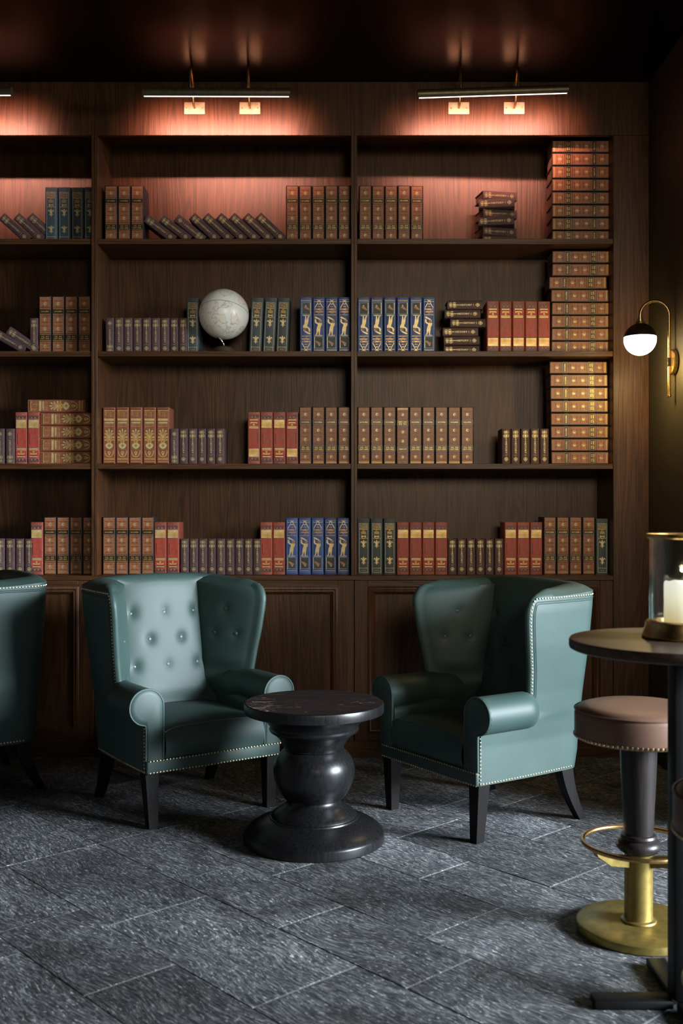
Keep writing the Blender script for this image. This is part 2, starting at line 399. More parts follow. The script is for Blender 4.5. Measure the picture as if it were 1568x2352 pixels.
for v0, v1 in zip(edges, edges[1:]):
    wide = (v1-v0) > 0.345
    step, off = (0.778, -2.275) if wide else (0.587, -2.070)
    n0 = int(math.floor((-6.4-off)/step)); n1 = int(math.ceil((2.1-off)/step))
    for n in range(n0, n1):
        u0, u1 = off+n*step, off+(n+1)*step
        a0, a1 = v0, v1
        g, gl = 0.0030, 0.0011
        rect = [(u0+g, a0+gl), (u1-g, a0+gl), (u1-g, a1-gl), (u0+g, a1-gl)]
        wpoly = clip_room([(u*EU[0]+v*EV[0], u*EU[1]+v*EV[1]) for u, v in rect])
        if len(wpoly) < 3: continue
        cx = sum(p[0] for p in wpoly)/len(wpoly); cy = sum(p[1] for p in wpoly)/len(wpoly)
        loc = [((x-cx)*EU[0]+(y-cy)*EU[1], (x-cx)*EV[0]+(y-cy)*EV[1]) for x, y in wpoly]
        m = len(loc); s = MB()
        dz = [rt.uniform(-0.0016, 0.0006) for _ in range(m)]
        top = []
        for (x, y), d in zip(loc, dz):
            L = math.hypot(x, y); kx = (L-0.0024)/L; top.append((x*kx, y*kx, d))
        s.add(top + [(x, y, d-0.003) for (x, y), d in zip(loc, dz)] + [(x, y, -0.0105) for x, y in loc],
              [tuple(range(m))] + [(j, (j+1) % m, m+(j+1) % m, m+j)[::-1] for j in range(m)] + [(m+j, m+(j+1) % m, 2*m+(j+1) % m, 2*m+j)[::-1] for j in range(m)])
        o = s.build('slate_tile', M['slate'], floor); o.location = (cx, cy, 0); o.rotation_euler = (0, 0, -TH)
        gp = clip_room([(u*EU[0]+v*EV[0], u*EU[1]+v*EV[1]) for u, v in ((u0-g, a0), (u0+g, a0), (u0+g, a1), (u0-g, a1))])
        if len(gp) >= 3: grout.add([(x, y, -0.0022) for x, y in gp], [tuple(range(len(gp)))])
go = grout.build('joint_grout', M['grout'], floor); go['kind'] = 'stuff'

# ================================================================== BOOKCASE (built in, one thing)
case = thing('bookcase', 'floor-to-ceiling dark oak bookcase with panelled base filling the back wall', 'bookcase', (0, 0, 0))
LX = -2.90
SH = [2.903, 2.273, 1.642]              # tops of the three shelves
LEDGE = 1.015; INTOP = 3.56
DIV = [(-2.865, -2.833), (-1.400, -1.368), (0.054, 0.088)]
BAYS = [(-2.833, -1.400), (-1.368, 0.054), (0.088, 1.522)]
b = MB(); b.bevbox(LX, 1.7215, YF, YF+.028, 3.481, CEIL-.001, .002); b.build('header_board', M['oak_z'], case)
b = MB(); b.box(LX, 1.7215, YF+.03, YB, INTOP, INTOP+.025); b.build('top_board', M['oak_x'], case)
for x0, x1 in BAYS:
    b = MB(); b.box(x0, x1, YB, YB+.018, LEDGE-.03, INTOP); b.build('back_panel', M['oak_z'], case)
    for z in SH:
        b = MB(); b.bevbox(x0+.0005, x1-.0005, YF+.004, YB-.0005, z-.030, z, .0015); b.build('shelf', M['oak_x'], case)
for x0, x1 in DIV:
    b = MB(); mid = (x0+x1)/2
    b.bevbox(x0, mid-.0012, YF-.002, YB, LEDGE, INTOP-.001, .0012); b.bevbox(mid+.0012, x1, YF-.002, YB, LEDGE, INTOP-.001, .0012)
    b.box(mid-.002, mid+.002, YF+.003, YB, LEDGE, INTOP-.002); b.build('divider', M['oak_z'], case)
b = MB(); b.box(1.522, 1.550, YF+.029, YB, LEDGE, INTOP-.001); b.build('side_panel', M['oak_z'], case)
b = MB(); b.bevbox(1.522, 1.7215, YF-.001, YF+.028, .085, 3.4805, .0015); b.build('end_stile', M['oak_z'], case)
b = MB(); b.bevbox(LX, 1.5215, YF-.006, YB, LEDGE-.026, LEDGE, .002); b.build('ledge_board', M['oak_x'], case)
b = MB(); b.box(LX, 1.7215, YF-.008, YF+.02, 0, .088); b.build('plinth', M['oak_x'], case)
def moulding(x0, x1, z0, z1):
    prof = [(0, 0), (0, .010), (.006, .017), (.016, .020), (.024, .016), (.030, .019), (.038, .012), (.046, .004), (.048, 0)]
    m = MB(); n = len(prof)
    cs = [(x0, z0, 1, 1), (x1, z0, -1, 1), (x1, z1, -1, -1), (x0, z1, 1, -1)]
    v = []
    for cx, cz, sx, sz in cs: v += [(cx+sx*q, YF+.0135-d, cz+sz*q) for q, d in prof]
    f = []
    for c in range(4):
        c2 = (c+1) % 4
        for i in range(n-1): f.append((c*n+i, c2*n+i, c2*n+i+1, c*n+i+1))
    m.add(v, f); return m
for x0, x1 in BAYS:
    xa, xb = x0-.017 if x0 > -2.8 else LX, x1+.017
    xb = min(xb, 1.522)
    b = MB(); b.box(xa+.001, xb-.001, YF+.014, YF+.03, .088, LEDGE-.026)
    p = b.build('base_panel', M['oak_z'], case)
    xl, xr = x0+.055, x1-.069
    moulding(xl, xr, .128, .956).build('panel_moulding', M['oak_z'], p)
    b = MB()   # stiles and rails round the sunk field
    b.bevbox(xa+.002, xl+.004, YF, YF+.014, .088, LEDGE-.0265, .002); b.build('stile', M['oak_z'], p)
    b = MB(); b.bevbox(xr-.004, xb-.002, YF, YF+.014, .088, LEDGE-.0265, .002); b.build('stile', M['oak_z'], p)
    for z0, z1 in ((.952, LEDGE-.0265), (.088, .132)):
        b = MB(); b.bevbox(xl+.004, xr-.004, YF+.0005, YF+.014, z0, z1, .002); b.build('rail', M['oak_x'], p)

# ================================================================== BOOKS
_text = {}
def text_mesh(txt):
    if txt not in _text:
        cu = bpy.data.curves.new('t', 'FONT'); cu.body = txt; cu.resolution_u = 2; cu.offset = 0.012
        o = bpy.data.objects.new('t', cu); COL.objects.link(o); bpy.context.view_layer.update()
        me = bpy.data.meshes.new_from_object(o.evaluated_get(bpy.context.evaluated_depsgraph_get()))
        vs_ = [(v.co.x, v.co.y) for v in me.vertices]; fs = [tuple(p.vertices) for p in me.polygons]
        x0 = min(v[0] for v in vs_); x1 = max(v[0] for v in vs_); y0 = min(v[1] for v in vs_); y1 = max(v[1] for v in vs_)
        _text[txt] = ([((x-(x0+x1)/2)/(x1-x0), (y-(y0+y1)/2)/(y1-y0)) for x, y in vs_], fs)
        bpy.data.objects.remove(o); bpy.data.curves.remove(cu); bpy.data.meshes.remove(me)
    return _text[txt]
class Print(MB):
    """flat gilt work and printed colours a hair in front of a book spine (x across, z up, layers step towards -y)"""
    def poly(s, pts, mat, layer=1):
        y = -0.00045*layer
        a = sum(pts[i][0]*pts[(i+1) % len(pts)][1]-pts[(i+1) % len(pts)][0]*pts[i][1] for i in range(len(pts)))
        if a < 0: pts = pts[::-1]
        s.add([(x, y, z) for x, z in pts], [tuple(range(len(pts)))], mat)
    def rect(s, x0, x1, z0, z1, mat, layer=1): s.poly([(x0,z0),(x1,z0),(x1,z1),(x0,z1)], mat, layer)
    def frame(s, x0, x1, z0, z1, t, mat, layer=1):
        s.rect(x0,x1,z0,z0+t,mat,layer); s.rect(x0,x1,z1-t,z1,mat,layer); s.rect(x0,x0+t,z0+t,z1-t,mat,layer); s.rect(x1-t,x1,z0+t,z1-t,mat,layer)
    def disc(s, x, z, rx, rz, mat, layer=1, n=10): s.poly([(x+rx*math.cos(2*math.pi*k/n), z+rz*math.sin(2*math.pi*k/n)) for k in range(n)], mat, layer)
    def ring(s, x, z, r, t, mat, layer=1, n=12, a0=0.0, a1=2*math.pi, sz=1.0):
        for k in range(n):
            p, q = lerp(a0,a1,k/n), lerp(a0,a1,(k+1)/n)
            s.poly([(x+r*math.cos(p), z+r*sz*math.sin(p)), (x+r*math.cos(q), z+r*sz*math.sin(q)), (x+(r-t)*math.cos(q), z+(r-t)*sz*math.sin(q)), (x+(r-t)*math.cos(p), z+(r-t)*sz*math.sin(p))], mat, layer)
    def text(s, txt, x, z, wd, ht, mat, layer=2, down=False):
        vs_, fs = text_mesh(txt); y = -0.00045*layer
        if down: s.add([(x+b_*ht, y, z-a_*wd) for a_, b_ in vs_], fs, mat)   # reads from the head down
        else: s.add([(x+a_*wd, y, z+b_*ht) for a_, b_ in vs_], fs, mat)
    def ticks(s, x0, x1, z, ht, mat, layer=2, seed=1):
        r = random.Random(seed); x = x0
        while x < x1:
            w_ = r.uniform(.0016, .0034); s.rect(x, min(x1, x+w_), z-ht/2*r.uniform(.8, 1), z+ht/2, mat, layer); x += w_+.0011
# ---- the case of a book: boards and spine as one folded shell, the page block inside it
def case_mesh(wd, ht, dp, mat, name):
    m = MB(); t = 0.004; b_ = .007
    o = [(-wd/2, dp), (-wd/2, b_), (-wd/2+b_*.35, b_*.30), (-wd/2+b_, 0), (wd/2-b_, 0), (wd/2-b_*.35, b_*.30), (wd/2, b_), (wd/2, dp)]
    i_ = [(wd/2-t, dp), (wd/2-t, b_+t), (-wd/2+t, b_+t), (-wd/2+t, dp)]
    n = len(o); v = []
    for z in (0, ht): v += [(x, y, z) for x, y in o+i_]
    T = n+4; f = []
    for k in range(T):
        k2 = (k+1) % T; f.append((k, k2, T+k2, T+k))
    for base, flip in ((0, True), (T, False)):
        for q in ((0, 1, 10, 11), (1, 2, 3, 10), (3, 4, 9, 10), (4, 5, 6, 9), (6, 7, 8, 9)):
            q = tuple(base+j for j in q); f.append(q if flip else q[::-1])
    m.add(v, f); return m
H_ENC, W_ENC = .327, .0730
DEP = .165
PM = ['p_gold','p_pale','p_tan','p_tan2','p_black','p_band','p_red','p_mauve','p_dkgold','p_grey','c_sla']
GO, PA, TA, TN, BK, BA, RE, MV, DG, GR, SL = range(11)
def print_enc():
    p = Print(); h = H_ENC; x = .0300
    p.rect(-x, x, .004, h-.004, TA, .5)
    def panel(t0, t1):
        z1, z0 = h*(1-t0), h*(1-t1); c = (z0+z1)/2
        p.frame(-x+.001, x-.001, z0, z1, .0013, TN, 1.2); p.rect(-x+.004, x-.004, z0+.003, z1-.003, TA, 1)
        p.ring(0, c, .0125, .0028, TN, 2, 14); p.disc(0, c, .0072, .0076, PA, 2, 9)
        p.disc(.002, c-.001, .0036, .004, TA, 2.6, 6)
        for sx in (-1, 1):
            for k in (-1, 0, 1):
                p.rect(min(sx*.014, sx*.024), max(sx*.014, sx*.024), c+k*.009-.0012, c+k*.009+.0012, TN, 2)
                p.rect(min(sx*.006, sx*.020), max(sx*.006, sx*.020), c+k*.016-.0008, c+k*.016+.0008, BK, 1.8)
    def rule(t, mat=TN, hgt=.0018): p.rect(-x, x, h*(1-t)-hgt/2, h*(1-t)+hgt/2, mat, 1.4)
    panel(.055, .20); panel(.335, .475); panel(.495, .635); panel(.80, .935)
    for t in (.022, .038): rule(t)
    for t in (.955, .972): rule(t, GO)
    for t0, t1 in ((.225, .305), (.67, .765)):
        p.rect(-x-.002, x+.002, h*(1-t1), h*(1-t0), BK, 1.6)
        for q in (t0-.012, t1+.012): rule(q, TN, .0016); rule(q+(-.010 if q < t0 else .010), BK, .003)
        p.frame(-x, x, h*(1-t1)+.002, h*(1-t0)-.002, .0009, DG, 2)
    p.text('ENCYCLOPEDIA', 0, h*(1-.265), .046, .0088, GO, 2.4)
    p.text('VOL. XVII', 0, h*(1-.703), .044, .0085, GO, 2.4); p.text('1807-1898', 0, h*(1-.737), .047, .0080, GO, 2.4)
    return p
H_HIS, W_HIS = .203, .0505
def print_his():
    p = Print(); h = H_HIS; x = 0
    # two stacked knots of scrollwork on a stem
    for c, s in ((h*.905, 1.0), (h*.80, 1.15)):
        p.disc(0, c, .0042*s, .0075*s, PA, 1, 8)
        for sx in (-1, 1):
            for k in (-1, 0, 1):
                p.ring(sx*.0075*s, c+k*.0062*s, .0036*s, .0014, PA, 1, 7, R(-60) if sx > 0 else R(120), R(200) if sx > 0 else R(380))
            p.rect(min(0, sx*.0125*s), max(0, sx*.0125*s), c-.0008, c+.0008, DG, 1.2)
            p.disc(sx*.0125*s, c, .0016, .004*s, PA, 1, 6)
    p.rect(-.0009, .0009, h*.66, h*.96, PA, 1)
    for z in (h*.735, h*.70): p.disc(0, z, .0030, .0022, PA, 1.2, 6)
    p.text('HISTORY', 0, h*.475, .070, .0098, PA, 1.5, down=True)
    p.rect(-.006, .006, h*.262-.0008, h*.262+.0008, PA, 1)
    c = h*.15
    p.ring(0, c, .0098, .0022, PA, 1, 8, sz=1.15); p.disc(0, c, .0044, .005, PA, 1, 6)
    for k in range(4):
        a = math.pi/2*k; p.poly([(.0125*math.cos(a), c+.0145*math.sin(a)), (.0075*math.cos(a+.35), c+.0085*math.sin(a+.35)), (.0075*math.cos(a-.35), c+.0085*math.sin(a-.35))], PA, 1)
    return p
H_BLU, W_BLU = .322, .0705
def print_blu():
    p = Print(); h = H_BLU; x = .0275
    p.frame(-x, x, .012, h-.012, .0012, GR, 1)
    p.rect(-x, x, h-.026, h-.0235, PA, 1)
    # pediment with a bow on top
    p.ring(0, h*.905, .0095, .0032, PA, 1.3, 8, sz=1.2); p.poly([(-.013,h*.955),(0,h*.925),(.013,h*.955),(0,h*.945)], PA, 1.4)
    for s in (-1, 1):
        p.poly([(s*.007,h*.89),(s*.012,h*.89),(s*.025,h*.815),(s*.020,h*.815)], PA, 1.3)
    p.text('THE', 0, h*.835, .016, .0060, GO, 2); p.text('FAMILY', 0, h*.787, .047, .0105, GO, 2)
    p.text('GYMNASIUM', 0, h*.742, .044, .0090, GO, 2); p.rect(-.006, .006, h*.715, h*.718, GO, 2)
    p.text('ILLUSTRATED', 0, h*.690, .048, .0062, GO, 2)
    # a strong man swinging a club, in gold
    def at(pts): return [((a-.5)*.060, h*(.315+.345*b_)) for a, b_ in pts]
    p.poly(at([(.08,.97),(.20,1.0),(.62,.88),(.78,.78),(.74,.72),(.50,.84),(.16,.92)]), PA, 1.5)      # club
    p.poly(at([(.13,.86),(.20,.90),(.27,.78),(.26,.72),(.46,.66),(.44,.58),(.18,.66),(.10,.74)]), PA, 1.6)  # raised arm
    p.disc(.006, h*(.315+.345*.755), .0075, .0085, TN, 1.7, 9)                                           # head
    p.poly(at([(.36,.66),(.52,.68),(.68,.66),(.72,.56),(.66,.44),(.64,.34),(.60,.26),(.36,.24),(.28,.32),(.32,.44),(.40,.54)]), PA, 1.6)  # trunk
    p.poly(at([(.66,.64),(.76,.70),(.80,.62),(.74,.50),(.68,.54)]), PA, 1.55)                          # other arm
    p.poly(at([(.28,.34),(.46,.30),(.38,.14),(.30,.06),(.16,.05),(.24,.12),(.27,.22)]), PA, 1.65)        # legs
    p.poly(at([(.46,.30),(.64,.34),(.60,.20),(.58,.08),(.66,.05),(.50,.05),(.48,.16)]), PA, 1.65)
    p.poly(at([(.10,.045),(.86,.05),(.80,.0),(.10,.0)]), GR, 1.5)
    # lower picture panel
    p.rect(-x, x-.004, .034, h*.30, SL, 1.1); p.frame(-x+.001, x-.004, .032, h*.302, .0016, GR, 1.6); p.rect(-x+.001, -x+.0045, .032, h*.30, PA, 1.8)
    p.poly([(-.018,h*.235),(-.002,h*.215),(.012,h*.185),(.006,h*.15),(-.004,h*.165),(-.010,h*.185),(-.020,h*.215)], TN, 1.8)
    p.poly([(-.004,h*.165),(.006,h*.15),(.002,h*.135)], PA, 1.9)
    p.rect(-x, x, .020, .0225, PA, 1)
    return p
H_SLA, W_SLA = .318, .0705
def fleur(p, cx, cz, s, mat, layer):
    def q(pts): p.poly([(cx+a*s, cz+b_*s) for a, b_ in pts], mat, layer)
    q([(0,1.0),(.20,.55),(.13,.05),(.07,-.15),(-.07,-.15),(-.13,.05),(-.20,.55)])
    for g in (-1, 1):
        q([(g*.08,-.08),(g*.14,.22),(g*.34,.62),(g*.56,.66),(g*.72,.40),(g*.66,.16),(g*.60,.38),(g*.46,.40),(g*.30,.10),(g*.20,-.12)])
        q([(g*.05,-.32),(g*.25,-.42),(g*.44,-.38),(g*.48,-.55),(g*.30,-.56),(g*.08,-.44)])
    q([(-.30,-.14),(.30,-.14),(.30,-.27),(-.30,-.27)]); q([(-.10,-.27),(.10,-.27),(.16,-.60),(0,-.98),(-.16,-.60)])
def print_sla():
    p = Print(); h = H_SLA; x = .0255
    p.frame(-x, x, h*.032, h*.915, .0022, GR, 1); p.rect(-x, x, h*.645, h*.652, GR, 1.2); p.rect(-x, x, h*.112, h*.119, GR, 1.2)
    p.frame(-x+.0035, x-.0035, h*.045, h*.105, .001, DG, 1.3)
    for k, (t, wd) in enumerate((('A LITTLE', .040), ('TOUR IN', .040), ('FRANCE', .040))): p.text(t, 0, h*(.885-.036*k), wd, .0085, GO, 2)
    p.text('BY', 0, h*.785, .010, .006, GO, 2); p.text('HENRY', 0, h*.757, .030, .0072, GO, 2); p.text('JAMES', 0, h*.729, .030, .0072, GO, 2)
    p.ring(0, h*.682, .014, .003, GO, 2, 8, R(180), R(360)); p.poly([(-.015,h*.70),(0,h*.688),(.015,h*.70),(.009,h*.672),(-.009,h*.672)], GO, 2.2)
    fleur(p, 0, h*.545, .0245, PA, 1.5); fleur(p, 0, h*.245, .0245, PA, 1.5)
    p.rect(-.013, .013, h*.071, h*.078, DG, 1.5)
    return p
H_RED, W_RED = .2975, .0705
def print_red():
    p = Print(); h = H_RED; x = .029
    def zig(c, up):
        p.rect(-x, x, c-.010, c+.010, MV, .8)
        for k in range(3):
            m = (k-1)*.0195; s = 1 if up else -1
            p.poly([(m-.0085, c-.0065*s), (m+.0085, c-.0065*s), (m, c+.0075*s)], BK, 1.3); p.poly([(m-.0035, c-.0042*s), (m+.0035, c-.0042*s), (m, c+.0012*s)], TN, 1.7)
            if k < 2:
                m2 = m+.00975; p.poly([(m2-.0045, c+.0066*s), (m2+.0045, c+.0066*s), (m2, c-.001*s)], TN, 1.4)
    zig(h*.905, False); zig(h*.078, True)
    p.rect(-x, x, h*.70, h*.855, BA, 1); p.rect(-x+.001, x, h*.775, h*.850, PA, 1.2); p.rect(-x, x, h*.703, h*.722, PA, 1.3); p.ticks(-.010, .026, h*.782, .020, BA, 1.7, 3)
    p.rect(-x, x, h*.33, h*.675, RE, .8)
    p.frame(-.021, .021, h*.385, h*.605, .0026, TA, 1.2); p.rect(-.023, -.0205, h*.385, h*.605, BK, 1.4); p.frame(-.0115, .0115, h*.435, h*.555, .0022, TA, 1.2); p.frame(-.005, .006, h*.468, h*.525, .002, MV, 1.4)
    p.rect(-x, x, h*.675, h*.684, MV, 1.2); p.rect(-x, x, h*.322, h*.332, MV, 1.2)
    p.rect(-.025, .027, h*.298, h*.312, PA, 1.2); p.rect(-.025, .027, h*.283, h*.293, BA, 1.2); p.rect(-.025, .027, h*.270, h*.280, PA, 1.2)
    p.rect(-x, x, h*.165, h*.262, RE, .9)
    p.disc(0, h*.240, .0055, .006, BA, 1.4, 8); p.poly([(-.018,h*.192),(-.009,h*.212),(.009,h*.212),(.019,h*.192),(.010,h*.186),(-.010,h*.186)], BA, 1.4)
    for s in (-1, 1):
        p.poly([(s*.010,h*.205),(s*.021,h*.226),(s*.017,h*.205),(s*.022,h*.19)], PA, 1.6)
    p.rect(-.020, .022, h*.168, h*.175, BK, 1.5); p.rect(-.022, .023, h*.140, h*.158, PA, 1.3)
    return p
H_RUS, W_RUS = .325, .0735
def print_rus():
    p = Print(); h = H_RUS; x = .0295
    p.rect(-x, x, .004, h-.004, TA, .4)
    p.rect(-x, x, h*.965, h*.975, BK, 1); p.rect(-x, x, h*.945, h*.953, BA, 1)
    r = random.Random(4)
    for k in range(16):
        p.ring(-.021+.0145*(k % 4), h*(.925-.024*(k//4)), .0052, .0017, TN if k % 2 else BA, 1.2, 7, r.uniform(0, 6), r.uniform(7, 12))
    p.rect(-x+.001, x-.001, h*.765, h*.805, BA, 1.2); p.ticks(-x+.002, x-.002, h*.785, h*.034, PA, 1.7, 11)
    p.rect(-x+.003, x-.003, h*.712, h*.748, DG, 1.2); p.ticks(-x+.004, x-.004, h*.730, h*.030, PA, 1.7, 12)
    p.ticks(-x+.004, x-.004, h*.665, .006, TN, 1.5, 13); p.rect(-x, x, h*.69, h*.696, TN, 1.2)
    # vase of fronds
    for s in (-1, 1):
        for (a0, l, b_) in ((.545, .030, .020), (.50, .026, .024), (.455, .020, .026), (.42, .012, .026)):
            z = h*a0
            p.poly([(s*.001, z-.022), (s*b_*.55, z+l*.55), (s*b_, z+l*.62), (s*(b_+.001), z+l*.30), (s*b_*.80, z+l*.36), (s*b_*.42, z-.006), (s*.003, z-.030)], PA if a0 > .5 else BA, 1.5)
        p.disc(s*.0245, h*.475, .0042, .0045, PA, 1.7, 8); p.disc(s*.024, h*.425, .004, .004, BA, 1.7, 8)
    p.poly([(0, h*.64), (.004, h*.60), (0, h*.54), (-.004, h*.60)], PA, 1.6); p.rect(-.002, .002, h*.42, h*.58, BA, 1.4)
    p.poly([(-.020,h*.355),(-.023,h*.325),(-.014,h*.29),(0,h*.265),(.014,h*.29),(.023,h*.325),(.020,h*.355),(.012,h*.375),(0,h*.37),(-.012,h*.375)], PA, 1.6)
    p.poly([(0,h*.36),(.010,h*.33),(0,h*.295),(-.010,h*.33)], DG, 1.9)
    p.ring(0, h*.245, .026, .0028, PA, 1.5, 12, R(180), R(360), sz=1.5)
    p.disc(0, h*.205, .009, .010, BA, 1.5, 8); p.disc(0, h*.205, .004, .0045, TA, 1.8, 6); p.disc(0, h*.17, .004, .006, PA, 1.5, 6)
    for t in (.098, .085, .045): p.rect(-x, x, h*t, h*(t+.008), BA, 1.2)
    p.rect(-x, x, h*.012, h*.022, BK, 1.2)
    return p
KINDS = {}
for code, hh, ww, cm, pr in (('enc', H_ENC, W_ENC, 'c_enc', print_enc), ('his', H_HIS, W_HIS, 'c_his', print_his), ('blu', H_BLU, W_BLU, 'c_blu', print_blu),
                             ('sla', H_SLA, W_SLA, 'c_sla', print_sla), ('red', H_RED, W_RED, 'c_red', print_red), ('rus', H_RUS, W_RUS, 'c_rus', print_rus)):
    dep = DEP if code != 'his' else .15
    cme = case_mesh(ww, hh, dep, cm, code).mesh('book_cover', M[cm])
    pb = MB(); pb.box(-ww/2+.0042, ww/2-.0042, .0115, dep-.006, .005, hh-.005); pme = pb.mesh('page_block', M['pages'])
    ppe = pr().mesh('spine_print', [M[q] for q in PM])
    KINDS[code] = (hh, ww, cme, pme, ppe)
def book(code, loc, rot, label, group):
    hh, ww, cme, pme, ppe = KINDS[code]
    t = thing('book', label, 'book', loc, rot, group)
    link('cover', cme, t); link('page_block', pme, t); link('spine_print', ppe, t)
    return t
YR = 5.900
ORD = ['first','second','third','fourth','fifth','sixth','seventh','eighth','ninth']
NUM = ['zero','one','two','three','four','five','six','seven','eight','nine']
rb = random.Random(11)
def row(code, px0, pitch, n, shelf, noun, where, flips=(), nos=None, tilt=0.0, y=YR):
    """n upright books from photograph column px0 (left edge of the first), every one its own thing"""
    hh, ww = KINDS[code][:2]; out = []
    for k in range(n):
        x = X_at(px0+pitch*k, y) + ww/2; flip = k in flips
        if n == 1: lab = f'{noun} {where}'
        else: lab = f'{ORD[k]} from left of {NUM[n]} {noun}s {where}'
        if flip and len(lab.split()) < 15: lab += ', upside-down'
        ti = tilt if isinstance(tilt, (int, float)) else tilt[k]
        yy = y + rb.uniform(-.004, .004)
        dz = 0.0003
        if ti:
            dz += ww/2*math.sin(abs(R(ti)))
        z = shelf + dz
        rot = (0, R(ti), 0)
        if flip: z += hh; rot = (0, math.pi, 0)
        out.append(book(code, (x, yy, z), rot, lab, f'{noun}s {where}'))
    return out
def stack(code, px_left, n, shelf, noun, where, head='left', y=YR, dx=None, yaw=None, px_list=None):
    """n books lying flat on one another, spines to the room; the first built is the lowest"""
    hh, ww = KINDS[code][:2]
    for k in range(n):
        up = n-1-k
        name = 'topmost' if up == 0 else ('lowest' if k == 0 else f'{ORD[up]} from top')
        lab = f'{name} of {NUM[n]} stacked {noun.replace("maroon ", "")}s {where}'
        px = px_list[k] if px_list else px_left
        x0 = X_at(px, y); ya = R(yaw[k]) if yaw else 0.0
        z = shelf + .0004 + (ww+.0006)*k + ww/2
        if head == 'left': book(code, (x0+hh*math.cos(ya), y+hh*math.sin(ya), z), (0, R(-90), ya), lab, f'stacked {noun}s {where}')
        else: book(code, (x0, y, z), (0, R(90), ya), lab, f'stacked {noun}s {where}')
def lean(code, pts, shelf, noun, where, flips=(), y=YR+.004):
    hh, ww = KINDS[code][:2]
    for k, (px, ang) in enumerate(pts):
        bt = R(90-ang); z = shelf + ww/2*math.sin(bt) + .0006
        x = X_at(px, y) - ww/2*math.cos(bt) + hh*math.sin(bt)
        lab = f'{ORD[k]} from left of {NUM[len(pts)]} leaning {noun}s {where}'
        loc = (x, y, z); rot = (0, -bt, 0)
        if k in flips:
            loc = (x-hh*math.sin(bt), y, z+hh*math.cos(bt)); rot = (0, math.pi-bt, 0); lab = lab.replace('leaning', 'leaning') + ', upside-down' if len(lab.split()) < 15 else lab
        book(code, loc, rot, lab, f'leaning {noun}s {where}')
ENC, HIS, BLU, SLA, REDB, RUS = ('maroon encyclopedia volume', 'plum history book', 'blue gilt book', 'green fleur-de-lis book', 'red and gold book', 'russet gilt-vase book')
S1, S2, S3, S4 = SH[0], SH[1], SH[2], LEDGE
# top shelf
lean('his', [(10.5, 42), (44, 42.5), (75, 43)][0:3], S1, HIS, 'on the left bay top shelf')
row('sla', 103.3, 29.8, 4, S1, SLA, 'on the left bay top shelf')
row('enc', 240, 30.2, 3, S1, ENC, 'at left end of middle bay top shelf')
lean('his', [(341.7,37.5),(376.8,37.5),(411,39.5),(447.5,42.8),(478,42.8),(508.6,42.8),(539,43),(570.4,43.2),(599.5,43.3)], S1, HIS, 'on middle bay top shelf', flips=(2,))
row('enc', 656.3, 30.0, 5, S1, ENC, 'at right end of middle bay top shelf')
row('enc', 824, 29.6, 5, S1, ENC, 'at left end of right bay top shelf')
stack('his', 0, 6, S1, HIS, 'on right bay top shelf', y=5.915, px_list=[1108,1109,1098,1110,1099,1109], yaw=[8,13,-9,12,-8,11])
stack('enc', 1267.5, 8, S1, ENC, 'at right end of right bay top shelf', head='right')
# second shelf
row('his', 67.5, 20, 1, S2, HIS, 'standing left of encyclopedia volumes, left bay second shelf')
lean('his', [(-9, 30), (24, 34)], S2, HIS, 'on left bay second shelf')
row('enc', 88.5, 30.2, 4, S2, ENC, 'on left bay second shelf')
row('his', 242, 21.05, 9, S2, HIS, 'on middle bay second shelf', flips=(0,))
row('sla', 433-5.0, 30, 1, S2, SLA, 'standing alone left of the globe')
row('sla', 571.5, 30.6, 3, S2, SLA, 'right of the globe', tilt=[2.6, 2.8, 2.2])
row('blu', 688.5, 29.4, 4, S2, BLU, 'at right end of middle bay second shelf', flips=(0,))
row('blu', 821, 30.0, 6, S2, BLU, 'at left end of right bay second shelf', flips=(0,1,2,3,4))
stack('his', 0, 6, S2, HIS, 'on right bay second shelf', y=5.915, px_list=[1019,1019,1016.5,1034,1021,1027], yaw=[2,-2,1.5,2,-1.5,0])
row('red', 1117.5, 29.4, 5, S2, REDB, 'on the right bay second shelf', flips=(0,1,2,3,4))
stack('enc', 0, 8, S2, ENC, 'at right end of right bay second shelf', px_list=[1266,1266.5,1266.5,1267,1265.5,1261,1268,1268])
# third shelf
row('his', -10, 23.0, 2, S3, HIS, 'on left bay third shelf', flips=(0,1))
row('red', 34, 28.9, 2, S3, REDB, 'on left bay third shelf')
stack('rus', 0, 5, S3, RUS, 'on left bay third shelf', px_list=[92.5,92.6,92.5,92.7,64])
row('rus', 235.5, 30.9, 5, S3, RUS, 'at left end of middle bay third shelf')
row('his', 390, 21.05, 6, S3, HIS, 'on middle bay third shelf', flips=(0,))
row('red', 568.7, 29.2, 4, S3, REDB, 'on middle bay third shelf', flips=(0,3))
row('enc', 686.5, 29.7, 4, S3, ENC, 'at right end of middle bay third shelf')
row('enc', 820.6, 29.7, 9, S3, ENC, 'on right bay third shelf', flips=(3,))
row('his', 1152, 22.0, 5, S3, HIS, 'on right bay third shelf')
stack('enc', 0, 8, S3, ENC, 'at right end of right bay third shelf', px_list=[1266,1265.5,1265,1265,1264.5,1264,1263.5,1262])
